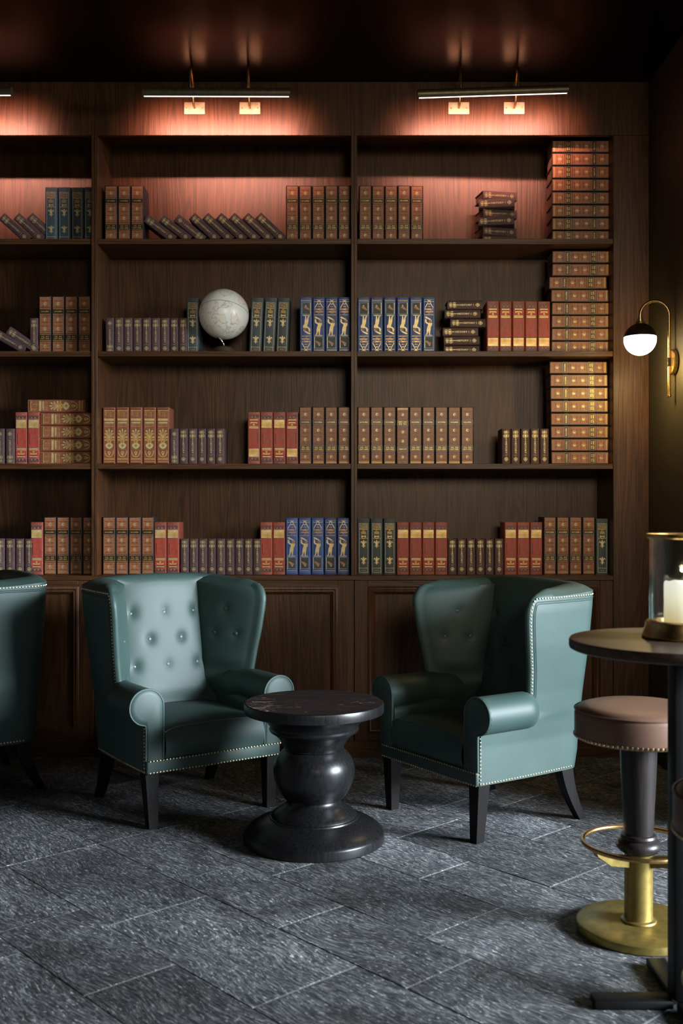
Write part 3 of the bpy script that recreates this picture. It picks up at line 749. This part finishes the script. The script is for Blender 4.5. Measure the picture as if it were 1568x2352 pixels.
# ledge over the base panels
row('his', -9, 22.0, 4, S4, HIS, 'on the left bay ledge')
row('red', 70, 29, 1, S4, REDB, 'standing alone on the left bay ledge')
row('enc', 100, 29.9, 4, S4, ENC, 'on the left bay ledge')
row('enc', 235.5, 29.6, 4, S4, ENC, 'on the middle bay ledge')
row('red', 353.8, 28.9, 2, S4, REDB, 'left of plum books, middle bay ledge')
row('his', 413.5, 20.9, 9, S4, HIS, 'on the middle bay ledge')
row('red', 597, 29, 2, S4, REDB, 'left of blue books, middle bay ledge')
row('blu', 656, 29.6, 5, S4, BLU, 'at right end of middle bay ledge')
row('sla', 820.5, 30.0, 3, S4, SLA, 'at left end of right bay ledge')
row('red', 911, 29.3, 4, S4, REDB, 'right of green books, right bay ledge')
row('his', 1028.5, 21.4, 6, S4, HIS, 'on the right bay ledge')
row('red', 1158, 29.6, 3, S4, REDB, 'left of encyclopedias, right bay ledge')
row('enc', 1248, 29.6, 4, S4, ENC, 'on the right bay ledge')
row('sla', 1368, 29, 1, S4, SLA, 'alone at right end of right bay ledge')

# ------------------------------------------------------------------ globe
gy = 5.89; gx = X_at(514, gy); gz = Z_at(722, gy); gr = 57.5/F_PX*gy
t = thing('globe', 'pale cream desk globe on a small round metal foot', 'globe', (gx, gy, SH[1]))
b = MB(); b.lathe([(max(1e-4, gr*math.sin(math.pi*i/28)), -gr*math.cos(math.pi*i/28)) for i in range(29)], 48)
g = b.build('globe_ball', M['globe'], t, weld=True); g.location = (0, 0, gz-SH[1]); g.rotation_euler = (R(-14), R(18), R(40))
b = MB(); pts = [(gr+.0008, 0)]
b.lathe([(gr*1.001, -.0012), (gr*1.006, 0), (gr*1.001, .0012)], 48, cap=False)
g2 = b.build('equator_seam', M['c_sla'], g)
fx = -.004
b = MB(); b.lathe([(.080,0),(.083,.005),(.081,.012),(.066,.026),(.040,.036),(.016,.041),(.009,.043)], 40, cx=fx+.004); b.build('foot', M['bronze'], t)
b = MB(); z0 = gz-SH[1]-gr
b.tube([(fx+.006,0,.040),(fx+.004,0,.052),(fx-.010,-.004,z0-.006),(fx-.030,-.03,z0+.012),(fx-.036,-.05,z0+.030)], .0055, 10); b.build('stem', M['chrome'], t)

# ================================================================== WING ARMCHAIRS (local +y faces forward, origin under the middle of the front edge)
XO = [(.24,.334),(.40,.336),(.60,.356),(.80,.383),(.95,.398),(1.06,.400)]
YBK = [(.24,-.600),(.32,-.617),(.42,-.622),(.60,-.632),(.80,-.640),(1.06,-.650)]
YWF = [(.50,-.262),(.60,-.268),(.70,-.258),(.80,-.240),(.90,-.226),(.945,-.224),(.965,-.228),(.985,-.238),(1.0,-.254),(1.012,-.280)]
YIN = [(.42,-.455),(.50,-.470),(1.05,-.572)]
ZT = 1.012
WIN = .052
def y_front(z): return lerp(-.004, interp(YWF, max(z, .50)), smooth(.462, .515, z))
NB, NW, NS = 20, 24, 12     # samples along half the back, the wing, the outer back before the side
BUT_BACK = [(x, z) for z, xs in ((.630,(-.165,0,.165)),(.755,(-.083,.083)),(.880,(-.165,0,.165))) for x in xs]
BUT_WING = [(.5, .895), (.30, .775), (.72, .775)]
def corner(z):
    xc = lerp(.250, .196, smooth(.44, .56, z)); return xc, interp(YIN, z)-.004
def inner_pt(i, z, dents=True):
    """point i of the inner upholstery at height z (0 = middle of the back, NB = corner, NB+NW = front of the wing)"""
    xc, yc = corner(z); xo = interp(XO, z); yf = y_front(z)
    low = 1-smooth(.455, .51, z)
    xf = lerp(xo-WIN*.80, .250, low); yfi = lerp(yf-.018, -.004, low)
    if i <= NB:
        t = i/NB; p = Vector((xc*t, interp(YIN, z)-.004*t*t, z)); n = Vector((0, 1, .18)).normalized()
        puff = .012*(1-t**4)*smooth(.44, .52, z)*(1-smooth(.97, 1.05, z)*.7)
        d = 0
        if dents:
            for bx, bz in BUT_BACK:
                q = math.hypot(abs(p.x)-abs(bx) if bx else p.x, (z-bz)*.95)
                d += .004*math.exp(-(q/.030)**2) + .007*math.exp(-q/.009)
        p += n*(puff-min(d, .024)); return p
    t = (i-NB)/NW; p = Vector((lerp(xc, xf, t), lerp(yc, yfi, t), z))
    dirv = Vector((xf-xc, yfi-yc, 0)).normalized(); n = Vector((-dirv.y, dirv.x, 0))
    if n.x > 0: n = -n
    hi = smooth(.58, .66, z)
    puff = .016*math.sin(math.pi*min(1, t*1.02))**.6*hi if 0 < t < 1 else 0
    d = 0
    if dents and hi > .01:
        for bt, bz in BUT_WING:
            q = math.hypot((t-bt)*.33, z-bz); d += .004*math.exp(-(q/.030)**2) + .007*math.exp(-q/.009)
    p += n*(puff-min(d, .02)*hi); return p
def outer_pt(i, z):
    xo = interp(XO, z); yb = interp(YBK, z); yf = y_front(z); r = .075
    T = NB+NW
    if i <= NS: t = i/NS; return Vector(((xo-r)*t, yb - .004*(1-t*t), z))
    k = NS+8
    if i <= k:
        a = (i-NS)/8*math.pi/2; return Vector((xo-r+r*math.sin(a), yb+r-r*math.cos(a), z))
    t = (i-k)/(T-k); bul = .007*math.sin(math.pi*t)
    return Vector((xo+bul, lerp(yb+r, yf, t), z))
def top_z(z, i):     # the rim: wings a little lower than the crown of the back
    return z
zs = [.243 + (ZT-.243)*k/64 for k in range(65)]
def chair_shell():
    T = NB+NW; m = MB()
    def crown(i): return .026*(1-smooth(.0, .85, i/T))       # back crown rises in the middle
    def zz(z, i): return z + crown(i)*smooth(.80, ZT, z)
    for sgn in (1, -1):
        def S(p): return (sgn*p.x, p.y, p.z)
        O = [[outer_pt(i, z) for i in range(T+1)] for z in zs]; I = [[inner_pt(i, z) for i in range(T+1)] for z in zs]
        for g in (O, I):
            for rw in g:
                for i, p in enumerate(rw): p.z = zz(p.z, i)
        ny = len(zs)
        def grid(g, flip):
            v = [S(p) for rw in g for p in rw]; f = []
            for a in range(ny-1):
                for i in range(T):
                    q = (a*(T+1)+i, a*(T+1)+i+1, (a+1)*(T+1)+i+1, (a+1)*(T+1)+i); f.append(q if flip else q[::-1])
            m.add(v, f, 0, True)
        grid(O, sgn > 0); grid(I, sgn < 0)
        # rolled rim: up the front of the wing, round its corner, along the top to the middle of the back
        path = [(a, T) for a in range(ny)] + [(ny-1, i) for i in range(T-1, -1, -1)]
        K = 7; rows = []
        for (a, i) in path:
            o, n = O[a][i], I[a][i]
            low = 1-smooth(.455, .51, zs[a])
            fwd = Vector((0, 1, 0)); up = Vector((0, 0, 1))
            if i == T:
                bl = smooth(ZT-.035, ZT, zs[a])*.5; 
            else: bl = lerp(.5, 1, smooth(T, T-6, i) if False else min(1, (T-i)/5.0))
            d = (fwd*(1-bl)+up*bl).normalized(); amp = (o-n).length*.5*lerp(.75, .10, low)*(1 if i == T else .85)
            amp = min(amp, .030)
            rows.append([o.lerp(n, k/(K-1)) + d*amp*math.sin(math.pi*k/(K-1))**.75 for k in range(K)])
        v = [S(p) for rw in rows for p in rw]; f = []
        for a in range(len(rows)-1):
            for k in range(K-1):
                q = (a*K+k, a*K+k+1, (a+1)*K+k+1, (a+1)*K+k); f.append(q if sgn > 0 else q[::-1])
        m.add(v, f, 0, True)
    return m
def rim_path(off, z0=.56, lift=.002):
    """points on the outer panel a little inside the wing's edge: up the front, round the corner, back along the top"""
    T = NB+NW; pts = []; ztop = ZT-off*.9
    z = z0
    while z < ztop-.02: pts.append(Vector((interp(XO, z)+lift, y_front(z)-off, z))); z += .008
    yf = y_front(ztop-.02)-off
    for k in range(1, 6):
        a = k/6*math.pi/2; pts.append(Vector((interp(XO, ztop)+lift, yf-.02+.02*math.cos(a), ztop-.02+.02*math.sin(a))))
    y = yf-.02; yb = interp(YBK, ztop)+.075
    while y > yb: 
        t = (yb-y)/(yb-yf); pts.append(Vector((interp(XO, ztop)+lift+.006*math.sin(math.pi*min(1,max(0,(y-yb)/(yf-yb)))), y, ztop+.004*(1-(y-yb)/(yf-yb))))); y -= .008
    r = .075; x1 = pts[-1].x; y1 = pts[-1].y; z1 = pts[-1].z
    for k in range(1, 9):
        a = k/8*R(72); pts.append(Vector((x1-r+r*math.cos(a), y1-r*math.sin(a), z1+.003*k/8)))
    return pts
def resample(pts, step):
    out = [pts[0].copy()]; acc = 0.0
    for a, b_ in zip(pts, pts[1:]):
        L = (b_-a).length; d = step-acc
        while d <= L: out.append(a.lerp(b_, d/L)); d += step
        acc = (acc+L) % step
    return out
def make_chair(label, loc, ang):
    t = thing('wing_armchair', label, 'armchair', loc, (0, 0, R(ang)), None)
    chair_shell().build('back_and_wings', M['green'], t, weld=True)
    # seat cushion: crowned, with a soft front
    m = MB(); nx, ny = 22, 22; x0, y0, y1 = .246, -.47, .010
    def top(u, v):
        x = lerp(-x0, x0, u); y = lerp(y0, y1, v)
        e = min(1, min(u, 1-u)*9); ef = min(1, (1-v)*9)
        return Vector((x, y + (-.006*(1-ef)), .432 + .028*(math.sin(math.pi*u)**.5)*(.35+.65*math.sin(math.pi*min(1, .15+v*.80))) - .010*(1-e)**2 - .008*(1-ef)**2))
    v = [top(i/nx, j/ny) for j in range(ny+1) for i in range(nx+1)]
    f = [(j*(nx+1)+i, j*(nx+1)+i+1, (j+1)*(nx+1)+i+1, (j+1)*(nx+1)+i) for j in range(ny) for i in range(nx)]
    m.add(v, f, 0, True)
    nz = 8; fr = []
    for k in range(nz+1):
        for i in range(nx+1):
            p = top(i/nx, 1); s_ = k/nz
            fr.append(Vector((p.x, p.y + .016*math.sin(math.pi*s_), lerp(p.z, .292, s_))))
    m.add(fr, [(k*(nx+1)+i, (k+1)*(nx+1)+i, (k+1)*(nx+1)+i+1, k*(nx+1)+i+1) for k in range(nz) for i in range(nx)], 0, True)
    seat = m.build('seat', M['green'], t, weld=True)
    w_ = MB(); w_.tube([top(i/nx, 1)+Vector((0, .002, .001)) for i in range(nx+1)], .0036, 6); w_.build('piping', M['piping'], seat)
    m = MB(); m.bevbox(-.3335, .3335, -.10, .016, .240, .300, .008, seg=3, smooth=True); m.box(-.318, .318, -.525, -.02, .236, .262); m.box(-.255, .255, -.585, -.525, .236, .262); rail = m.build('seat_rail', M['green'], t)
    # rolled arms with a keyhole front and piping
    for sg in (1, -1):
        m = MB(); C_ = 20; secs = []
        for k in range(26):
            y = -.000 - .46*k/25; q = smooth(.235, .36, -y); cx = lerp(.331, .287, q); cz = lerp(.531, .520, q); rr = lerp(.0795, .052, q); rz = lerp(.079, .080, q)
            secs.append([Vector((sg*(cx+rr*math.cos(a)), y, cz+rz*math.sin(a))) for a in [2*math.pi*j/C_ for j in range(C_)]])
        vv = [p for s_ in secs for p in s_]; ff = []
        for k in range(25):
            for j in range(C_):
                j2 = (j+1) % C_; q = (k*C_+j, k*C_+j2, (k+1)*C_+j2, (k+1)*C_+j); ff.append(q if sg > 0 else q[::-1])
        m.add(vv, ff, 0, True)
        arm = m.build('arm', M['green'], t)
        out = []
        for j in range(27):
            a = R(-128) - 0 + 0; 
        # outline from the inner foot up, over the scroll, in under it and down the outer foot
        out = [(.2525, .300), (.2525, .531)]
        for j in range(1, 22):
            a = math.pi - j/21*R(248); out.append((.331+.0785*math.cos(a), .531+.078*math.sin(a)))
        out += [(.3365, .452), (.334, .430), (.335, .300)]
        n = len(out); m = MB()
        cx_, cz_ = .300, .47
        rings = []
        for ins, yy in ((0, 0.0), (0, .006), (.10, .0125), (.28, .0155)):
            rings.append([Vector((sg*lerp(px, lerp(.293, .331, smooth(.40,.53,pz)), ins), yy, lerp(pz, pz if pz < .44 else .531, ins if pz > .44 else 0))) for px, pz in out])
        vv = [p for r_ in rings for p in r_]; ff = []
        for k in range(3):
            for j in range(n):
                j2 = (j+1) % n; q = (k*n+j, k*n+j2, (k+1)*n+j2, (k+1)*n+j); ff.append(q[::-1] if sg < 0 else q)
        ff.append(tuple(range(3*n, 4*n)) if sg < 0 else tuple(range(3*n, 4*n))[::-1])
        m.add(vv, ff, 0, False); fc = m.build('arm_front', M['green'], t, weld=True)
        w_ = MB(); w_.tube([Vector((sg*px, .0085, pz)) for px, pz in out], .0038, 6); w_.build('piping', M['piping'], fc)
        # double welt beside the nails on the outer panel
        w_ = MB()
        for off in (.022, .031): w_.tube([Vector((sg*p.x, p.y, p.z)) for p in rim_path(off, .56, .0015)], .0030, 6)
        w_.build('welt', M['green'], t)
        # legs
        m = MB(); a, c = .030, .0215
        def frustum(m, cx0, cy0, h0, z0, cx1, cy1, h1, z1):
            q = [(cx0-h0,cy0-h0,z0),(cx0+h0,cy0-h0,z0),(cx0+h0,cy0+h0,z0),(cx0-h0,cy0+h0,z0),(cx1-h1,cy1-h1,z1),(cx1+h1,cy1-h1,z1),(cx1+h1,cy1+h1,z1),(cx1-h1,cy1+h1,z1)]
            m.add(q, [(3,2,1,0),(4,5,6,7),(0,1,5,4),(1,2,6,5),(2,3,7,6),(3,0,4,7)])
        frustum(m, sg*.293, -.024, .0205, 0, sg*.302, -.030, .031, .243); m.build('front_leg', M['legwood'], t)
        m = MB(); pr = None; vv = []; L = 8
        for k in range(L+1):
            s_ = k/L; z = .262*(1-s_); yc = -.535 - .098*s_**1.7; xc = .285+.010*s_; hy = lerp(.036, .019, s_); hx = lerp(.026, .018, s_)
            vv += [(sg*(xc-hx), yc-hy, z), (sg*(xc+hx), yc-hy, z), (sg*(xc+hx), yc+hy, z), (sg*(xc-hx), yc+hy, z)]
        ff = []
        for k in range(L):
            for j in range(4):
                j2 = (j+1) % 4; q = (k*4+j, k*4+j2, (k+1)*4+j2, (k+1)*4+j); ff.append(q if sg < 0 else q[::-1])
        ff += [(0,1,2,3), (L*4+3, L*4+2, L*4+1, L*4)]
        m.add(vv, ff); m.build('rear_leg', M['legwood'], t)
    # covered buttons
    for bx, bz in BUT_BACK:
        i = abs(bx)/corner(bz)[0]*NB; i0 = int(round(i)); p = inner_pt(i0, bz); p.x = bx; m = MB(); m.dome(p+Vector((0, .0005, 0)), (0, 1, .15), .0105, seg=12); m.build('button', M['piping'], t)
    for bt, bz in BUT_WING:
        for sg in (1, -1):
            i = NB+int(round(bt*NW)); p = inner_pt(i, bz); p2 = inner_pt(i+1, bz, False); p1 = inner_pt(i-1, bz, False); d = (p2-p1).normalized(); n = Vector((-d.y, d.x, 0))
            if n.x > 0: n = -n
            p = p + n*.0005; m = MB(); m.dome((sg*p.x, p.y, p.z), (sg*n.x, n.y, 0), .0105, seg=12); m.build('button', M['piping'], t)
    # brass nail trim: hundreds of heads, joined
    m = MB(); st = .0155
    for z in (.2965, .2465):
        for p in resample([Vector((-.333, .0165, z)), Vector((.333, .0165, z))], st): m.dome(p, (0, 1, 0), .0046)
    for sg in (1, -1):
        low = [Vector((interp(XO, .25)+.0065*math.sin(math.pi*max(0,min(1,(-y)/.54))), y, .2485+.006*(-y/.6))) for y in [-.006-.54*k/30 for k in range(31)]]
        up = [Vector((.3365, -.005, .252+.205*k/10)) for k in range(11)]
        sc_ = [Vector((.3375, -.012-.25*k/10, .4495)) for k in range(11)]
        for path in (low, up, sc_, rim_path(.0075, .555, .001)):
            for p in resample(path, st): m.dome((sg*p.x, p.y, p.z), (sg, 0, 0), .0046)
    nt_ = m.build('nail_trim', M['nail'], t); nt_['kind'] = 'stuff'
    return t
c0 = make_chair('green leather wing armchair facing the black table, buttoned back in view', (-.568, 4.641, 0), 214.44)
c1 = dup(c0, (.379, 4.531, 0), (0, 0, R(123.9)), 'green leather wing armchair between black table and bar stool, brightly lit side panel towards us')
c2 = dup(c0, (-2.184, 5.044, 0), (0, 0, R(123.9)), 'green leather wing armchair at the left edge, turned away, showing its outer side')
for c in (c0, c1, c2): c['group'] = 'green wing armchairs'

# ------------------------------------------------------------------ turned black side table
t = thing('pedestal_table', 'low black painted round table with a fat turned ball pedestal and scratched top', 'table', (-.115, 4.333, 0))
b = MB(); b.lathe([(.240,.5435),(.284,.534),(.2915,.537),(.2925,.545),(.2925,.568),(.290,.575),(.284,.5775),(.25,.5778)], 72); b.v += []; b.build('table_top_rim', M['pedestal'], t)
b = MB(); b.lathe([(.001,.5779),(.286,.5779)], 72, cap=False); b.build('table_top', M['pedestal_top'], t)
b = MB(); b.lathe([(.252,.537),(.215,.512),(.192,.490),(.184,.474)], 64); b.lathe([(.165,.476),(.183,.474),(.188,.466),(.184,.457),(.168,.447),(.150,.432),(.137,.415),(.127,.398),(.121,.389)], 64); b.build('table_collar', M['pedestal'], t)
b = MB(); ball = [(.116,.392),(.126,.386)]
for k in range(19):
    a = lerp(R(46), R(-40), k/18); ball.append((.170*math.cos(a)**.92 if a > 0 else .170*math.cos(a)**1.12, .296+.117*math.sin(a)/math.sin(R(46))*.74 if a > 0 else .296+.115*math.sin(a)/math.sin(R(40))))
b.lathe(ball, 64); b.build('table_ball', M['pedestal'], t)
b = MB(); b.lathe([(.108,.184),(.107,.175),(.110,.165),(.118,.155),(.132,.144),(.150,.132),(.165,.123),(.176,.113),(.1795,.106)], 64)
b.lathe([(.170,.108),(.184,.103),(.186,.098),(.200,.093),(.225,.084),(.252,.072),(.275,.057),(.287,.046),(.2925,.040),(.2945,.034),(.2945,.004),(.291,.0)], 72); b.build('table_base', M['pedestal'], t)

# ------------------------------------------------------------------ bar stools
def make_stool(label, loc, ang=0):
    t = thing('bar_stool', label, 'bar stool', loc, (0, 0, R(ang)), 'brown leather bar stools')
    b = MB(); b.lathe([(.001,.742),(.10,.743),(.165,.740),(.190,.733),(.202,.722),(.2055,.708),(.2055,.650),(.203,.636),(.196,.630),(.06,.630)], 72); seat = b.build('seat', M['brownleather'], t)
    b = MB(); b.tube([(.2045*math.cos(2*math.pi*k/64), .2045*math.sin(2*math.pi*k/64), .7245) for k in range(64)], .003, 6, closed=True); b.build('piping', M['brownleather'], seat)
    b = MB(); n = 84
    for k in range(n):
        a = 2*math.pi*k/n; b.dome((.2055*math.cos(a), .2055*math.sin(a), .6395), (math.cos(a), math.sin(a), 0), .0055)
    nn = b.build('nail_trim', M['nail'], seat); nn['kind'] = 'stuff'
    b = MB(); b.lathe([(.060,.630),(.0595,.60),(.056,.50),(.0495,.37),(.047,.318)], 48); b.build('upper_column', M['brownstem'], t)
    b = MB(); b.lathe([(.048,.320),(.055,.317),(.058,.310),(.056,.303),(.066,.297),(.072,.286),(.071,.274),(.062,.264),(.050,.258)], 48); b.build('collar', M['brownstem'], t)
    b = MB(); b.lathe([(.0455,.262),(.0455,.05),(.047,.044),(.056,.040),(.058,.036),(.056,.032)], 48); b.build('lower_column', M['goldpaint'], t)
    b = MB(); b.lathe([(.05,.034),(.10,.033),(.193,.030),(.199,.026),(.2005,.020),(.2005,.003),(.197,.0)], 72); b.build('base', M['goldpaint'], t)
    b = MB(); b.tube([(.178*math.cos(2*math.pi*k/72), .178*math.sin(2*math.pi*k/72), .287) for k in range(72)], .0078, 10, closed=True); ring = b.build('foot_ring', M['brass'], t)
    for a in (R(205), R(325), R(85)):
        b = MB(); c, s = math.cos(a), math.sin(a)
        prof = [(.040,.250),(.170,.277),(.178,.281),(.172,.268),(.120,.232),(.040,.215)]
        v = []
        for off in (-.011, .011): v += [(r*c-off*s, r*s+off*c, z) for r, z in prof]
        n = len(prof); f = [tuple(range(n)), tuple(range(2*n-1, n-1, -1))]+[(i, n+i, n+(i+1) % n, (i+1) % n) for i in range(n)]
        b.add(v, f); b.build('ring_bracket', M['goldpaint'], t)
    return t
M['brownstem'] = wood('brown_lacquered_stem', 'z', (0.012,0.009,0.009), (0.026,0.019,0.018), rough=0.38, pore=0.1)
s0 = make_stool('round brown leather bar stool on gold disc base, behind the bar table post', (.972, 3.39, 0))
s1 = dup(s0, (.968, 2.355, 0), (0, 0, 0), 'bar stool nearest us, only a sliver of brown seat showing at the edge', 'brown leather bar stools')

# ------------------------------------------------------------------ bar table with lantern
TX, TY = .948, 2.875
t = thing('bar_table', 'tall round dark-topped bar table on a black square post with cross foot', 'table', (TX, TY, 0))
b = MB(); b.lathe([(.10,.986),(.300,.986),(.308,.990),(.310,.996),(.310,1.010),(.307,1.016),(.29,1.018),(.001,1.018)], 80); b.build('table_top', M['tabletop'], t)
b = MB(); b.lathe([(.15,.972),(.16,.974),(.16,.985),(.15,.986)], 48); b.build('top_plate', M['blacksteel'], t)
b = MB(); b.bevbox(-.034, .034, -.034, .034, .024, .974, .006, seg=2); b.build('post', M['blacksteel'], t)
for x0, x1, y0, y1 in ((-.252,-.0345,-.030,.030),(.0345,.252,-.030,.030),(-.030,.030,-.252,-.0345),(-.030,.030,.0345,.252)):
    b = MB(); b.bevbox(x0, x1, y0, y1, .002, .026, .005, seg=2); b.build('foot', M['blacksteel'], t)
LXc, LYc, LZ = X_at(1566, 2.9), 2.90, 1.0185
t = thing('hurricane_lantern', 'glass hurricane lantern with brass rim and base on the bar table', 'lantern', (LXc, LYc, LZ))
b = MB(); b.lathe([(.092,.0),(.108,.001),(.110,.006),(.108,.012),(.104,.020),(.100,.034),(.0985,.046),(.094,.049),(.072,.049),(.070,.040),(.001,.040)], 72); b.build('lantern_base', M['brass'], t)
b = MB(); b.lathe([(.0890,.044),(.0890,.282),(.0845,.282),(.0845,.044),(.0890,.044)], 72, cap=False); b.build('glass_cylinder', M['glass'], t)
b = MB(); b.lathe([(.0838,.278),(.0900,.277),(.0965,.281),(.0975,.286),(.0965,.291),(.0900,.293),(.0838,.291),(.0838,.278)], 72, cap=False); b.build('lantern_rim', M['brass'], t)
cz = LZ+.0405
t = thing('candle', 'thick ivory pillar candle glowing inside the glass lantern', 'candle', (LXc+.001, LYc, cz))
b = MB(); prof = [(.046,0),(.050,.003),(.0505,.02),(.0495,.06),(.050,.102),(.0485,.113),(.044,.117),(.040,.112),(.030,.104),(.001,.100)]
b.lathe(prof, 48)
for i, (x, y, z) in enumerate(b.v):
    if z > .098:
        a = math.atan2(y, x); b.v[i] = (x, y, z + .006*math.sin(2*a+.6) + .003*math.sin(5*a))
b.build('wax', M['wax'], t)
b = MB(); b.tube([(0,0,.099),(.001,0,.108),(.003,0,.114)], .0014, 6); b.build('wick', M['blacksteel'], t)
l = bpy.data.lights.new('candle_light', 'POINT'); l.energy = 0.22; l.color = (1, .80, .48); l.shadow_soft_size = .006
o = bpy.data.objects.new('candle_light', l); COL.objects.link(o); o.parent = t; o.location = (0, 0, .150)

# ------------------------------------------------------------------ wall sconce
SY = 5.346
wx = 1.722
t = thing('wall_sconce', 'brass swan-neck wall lamp with half-bronze opal globe beside the bookcase', 'wall lamp', (wx, SY, Z_at(832, SY)))
zc = Z_at(832, SY)
def rel(px, py): return (X_at(px, SY)-wx, Z_at(py, SY)-zc)
b = MB(); b.lathe([(.045,.0),(.064,.002),(.066,.006),(.066,.020),(.062,.025),(.02,.026)], 48); pl = b.build('wall_plate', M['brass'], t); pl.rotation_euler = (0, R(-90), 0)
bx, bz = rel(1469, 780); pxx, _ = rel(1535.5, 800)
b = MB(); b.bevbox(pxx-.010, -.024, -.013, .013, -.024, .024, .003); b.build('bracket', M['darkbronze'], t)
ztop = Z_at(692, SY)-zc; rad = (pxx-bx)/2; zarc = ztop-rad
pts = [(pxx, -.004, Z_at(910, SY)-zc), (pxx, -.004, 0), (pxx, -.004, zarc)]
for k in range(1, 17):
    a = math.pi*k/16; pts.append((bx+rad+rad*math.cos(a), -.004, zarc+rad*math.sin(a)))
pts.append((bx, -.004, Z_at(733, SY)-zc))
b = MB(); b.tube(pts, .0088, 14); b.build('swan_neck', M['brass'], t)
b = MB(); z1 = Z_at(910, SY)-zc; b.lathe([(.006,z1-.006),(.0112,z1-.003),(.0112,z1+.007),(.009,z1+.009)], 20, cx=pxx, cy=-.004); b.build('end_finial', M['brass'], t)
rr = .0835
b = MB(); z2 = bz+rr-.004; b.lathe([(.026,z2-.001),(.024,z2+.012),(.0155,z2+.014),(.0150,z2+.026),(.012,z2+.028),(.0118,z2+.036)], 28, cx=bx, cy=-.004); b.build('neck_cap', M['brass'], t)
cut = R(9)
b = MB(); b.lathe([(rr*math.cos(cut+(R(90)-cut)*k/14)+.0005, bz+rr*math.sin(cut+(R(90)-cut)*k/14)) for k in range(15)], 48, cx=bx, cy=-.004, cap=False); b.build('bronze_cap', M['darkbronze'], t)
b = MB(); b.lathe([(max(.0004, (rr-.001)*math.cos(R(-90)+(R(90)+cut)*k/18)), bz+(rr-.001)*math.sin(R(-90)+(R(90)+cut)*k/18)) for k in range(19)], 48, cx=bx, cy=-.004); b.build('opal_globe', M['opal'], t)
l = bpy.data.lights.new('sconce_light', 'POINT'); l.energy = 8; l.color = (1, .72, .22); l.shadow_soft_size = .05
o = bpy.data.objects.new('sconce_light', l); COL.objects.link(o); o.parent = t; o.location = (bx, -.004, bz-rr-.058)

# ------------------------------------------------------------------ picture lights over the shelves
def picture_light(label, pxl, pxr, pyl, pyr, arms, power):
    YL = 5.49
    xa, xb = X_at(pxl, YL), X_at(pxr, YL); za, zb = Z_at(pyl, YL), Z_at(pyr, YL)
    cx, cz = (xa+xb)/2, (za+zb)/2; L = xb-xa; tilt = math.atan2(zb-za, xb-xa)
    t = thing('picture_light', label, 'picture light', (cx, YF, cz), (0, 0, 0), 'brass picture lights over the bookcase')
    dy = YL-YF
    m = MB(); n = 18; r0, r1 = .0255, .0215; vv = []
    prof = [(r0*math.cos(a), r0*math.sin(a)) for a in [lerp(R(-128), R(232), 0)+lerp(0, R(284), k/n) for k in range(n+1)]]
    prof = []
    a0, a1 = R(-26), R(238)      # opening looks down, a little to the wall
    for k in range(n+1): a = lerp(a0, a1, k/n); prof.append((r0*math.cos(a), r0*math.sin(a)))
    for k in range(n, -1, -1): a = lerp(a0, a1, k/n); prof.append((r1*math.cos(a), r1*math.sin(a)))
    q = len(prof)
    for x in (-L/2, L/2): vv += [(x, y, z) for y, z in prof]
    m.add(vv, [(k, (k+1) % q, q+(k+1) % q, q+k) for k in range(q)], 0, True)
    for x in (-L/2, L/2):
        e = [(x, r0*math.cos(2*math.pi*k/24), r0*math.sin(2*math.pi*k/24)) for k in range(24)]; e2 = [(x+math.copysign(.004, x), y, z) for _, y, z in e]
        m.add(e+e2, [(k, (k+1) % 24, 24+(k+1) % 24, 24+k) for k in range(24)]+[tuple(range(24)), tuple(range(24, 48))])
    hs = m.build('lamp_housing', M['bronze'], t); hs.location = (0, dy, 0); hs.rotation_euler = (0, -tilt, 0)
    m = MB(); m.box(-L/2+.004, L/2-.004, -.0115, .0005, -.0215, -.0185); st = m.build('led_strip', M['led'], hs)
    for pa, pp in arms:
        xw = X_at(pp, YF)-cx; zw = Z_at(249, YF)-cz; xl = X_at(pa, YL)-cx
        m = MB(); m.bevbox(xw-.059, xw+.059, -.008, -.0005, zw-.036, zw+.033, .002)
        m.lathe([(.0001,0),(.004,0.001),(.005,.003)][::-1], 10, 0, 0) if False else None
        pl = m.build('wall_plate', M['brassplate'], t)
        m = MB()
        for sx in (-.044, .044): m.dome((xw+sx, -.008, zw), (0, -1, 0), .0045, seg=10)
        m.build('screw', M['brass'], pl)
        m = MB(); zt = Z_at(163, 5.60)-cz
        P = [(xw, -.008, zw), (xw, -.040, zw+.004), (xw, -.060, zw+.03), (xw, -.066, zw+.08)]
        for k in range(13):
            a = math.pi*(1-k/12); yc = lerp(-.066, dy, .5); ry = (dy+.066)/2*-1
            P.append((lerp(xw, xl, (1-math.cos(math.pi*k/12))/2), yc - math.cos(a)*-1*ry*-1 if False else lerp(-.066, dy, (1-math.cos(math.pi*k/12))/2), lerp(zw+.08, zt, 0)*0 + (zt-.052) + .052*math.sin(math.pi*k/12)))
        P.append((xl, dy, r0-.002))
        m.tube(P, .0062, 10); m.build('swan_arm', M['brass'], t)
        m = MB(); m.lathe([(.0095,r0-.004),(.0095,r0+.012),(.007,r0+.014)], 16, cx=xl, cy=dy); m.build('arm_joint', M['brass'], t)
    l = bpy.data.lights.new('picture_light_lamp', 'AREA'); l.shape = 'RECTANGLE'; l.size = L-.02; l.size_y = .014; l.energy = power; l.color = (1.0, .45, .34); l.spread = R(91)
    o = bpy.data.objects.new('picture_light_lamp', l); COL.objects.link(o); o.parent = hs; o.location = (0, .008, -.0125)
    o.rotation_euler = (R(80), 0, 0)
    return t
picture_light('brass picture light over the middle bay of the bookcase', 330, 665, 213, 214, ((436, 447), (568, 574)), 8)
picture_light('brass picture light over the right bay, hanging slightly askew', 960, 1302, 217, 206, ((1058, 1053), (1190, 1180)), 8)
picture_light('brass picture light over the left bay, only its right tip in the photo', -310, 26, 212, 211, ((-204, -195), (-72, -62)), 8)
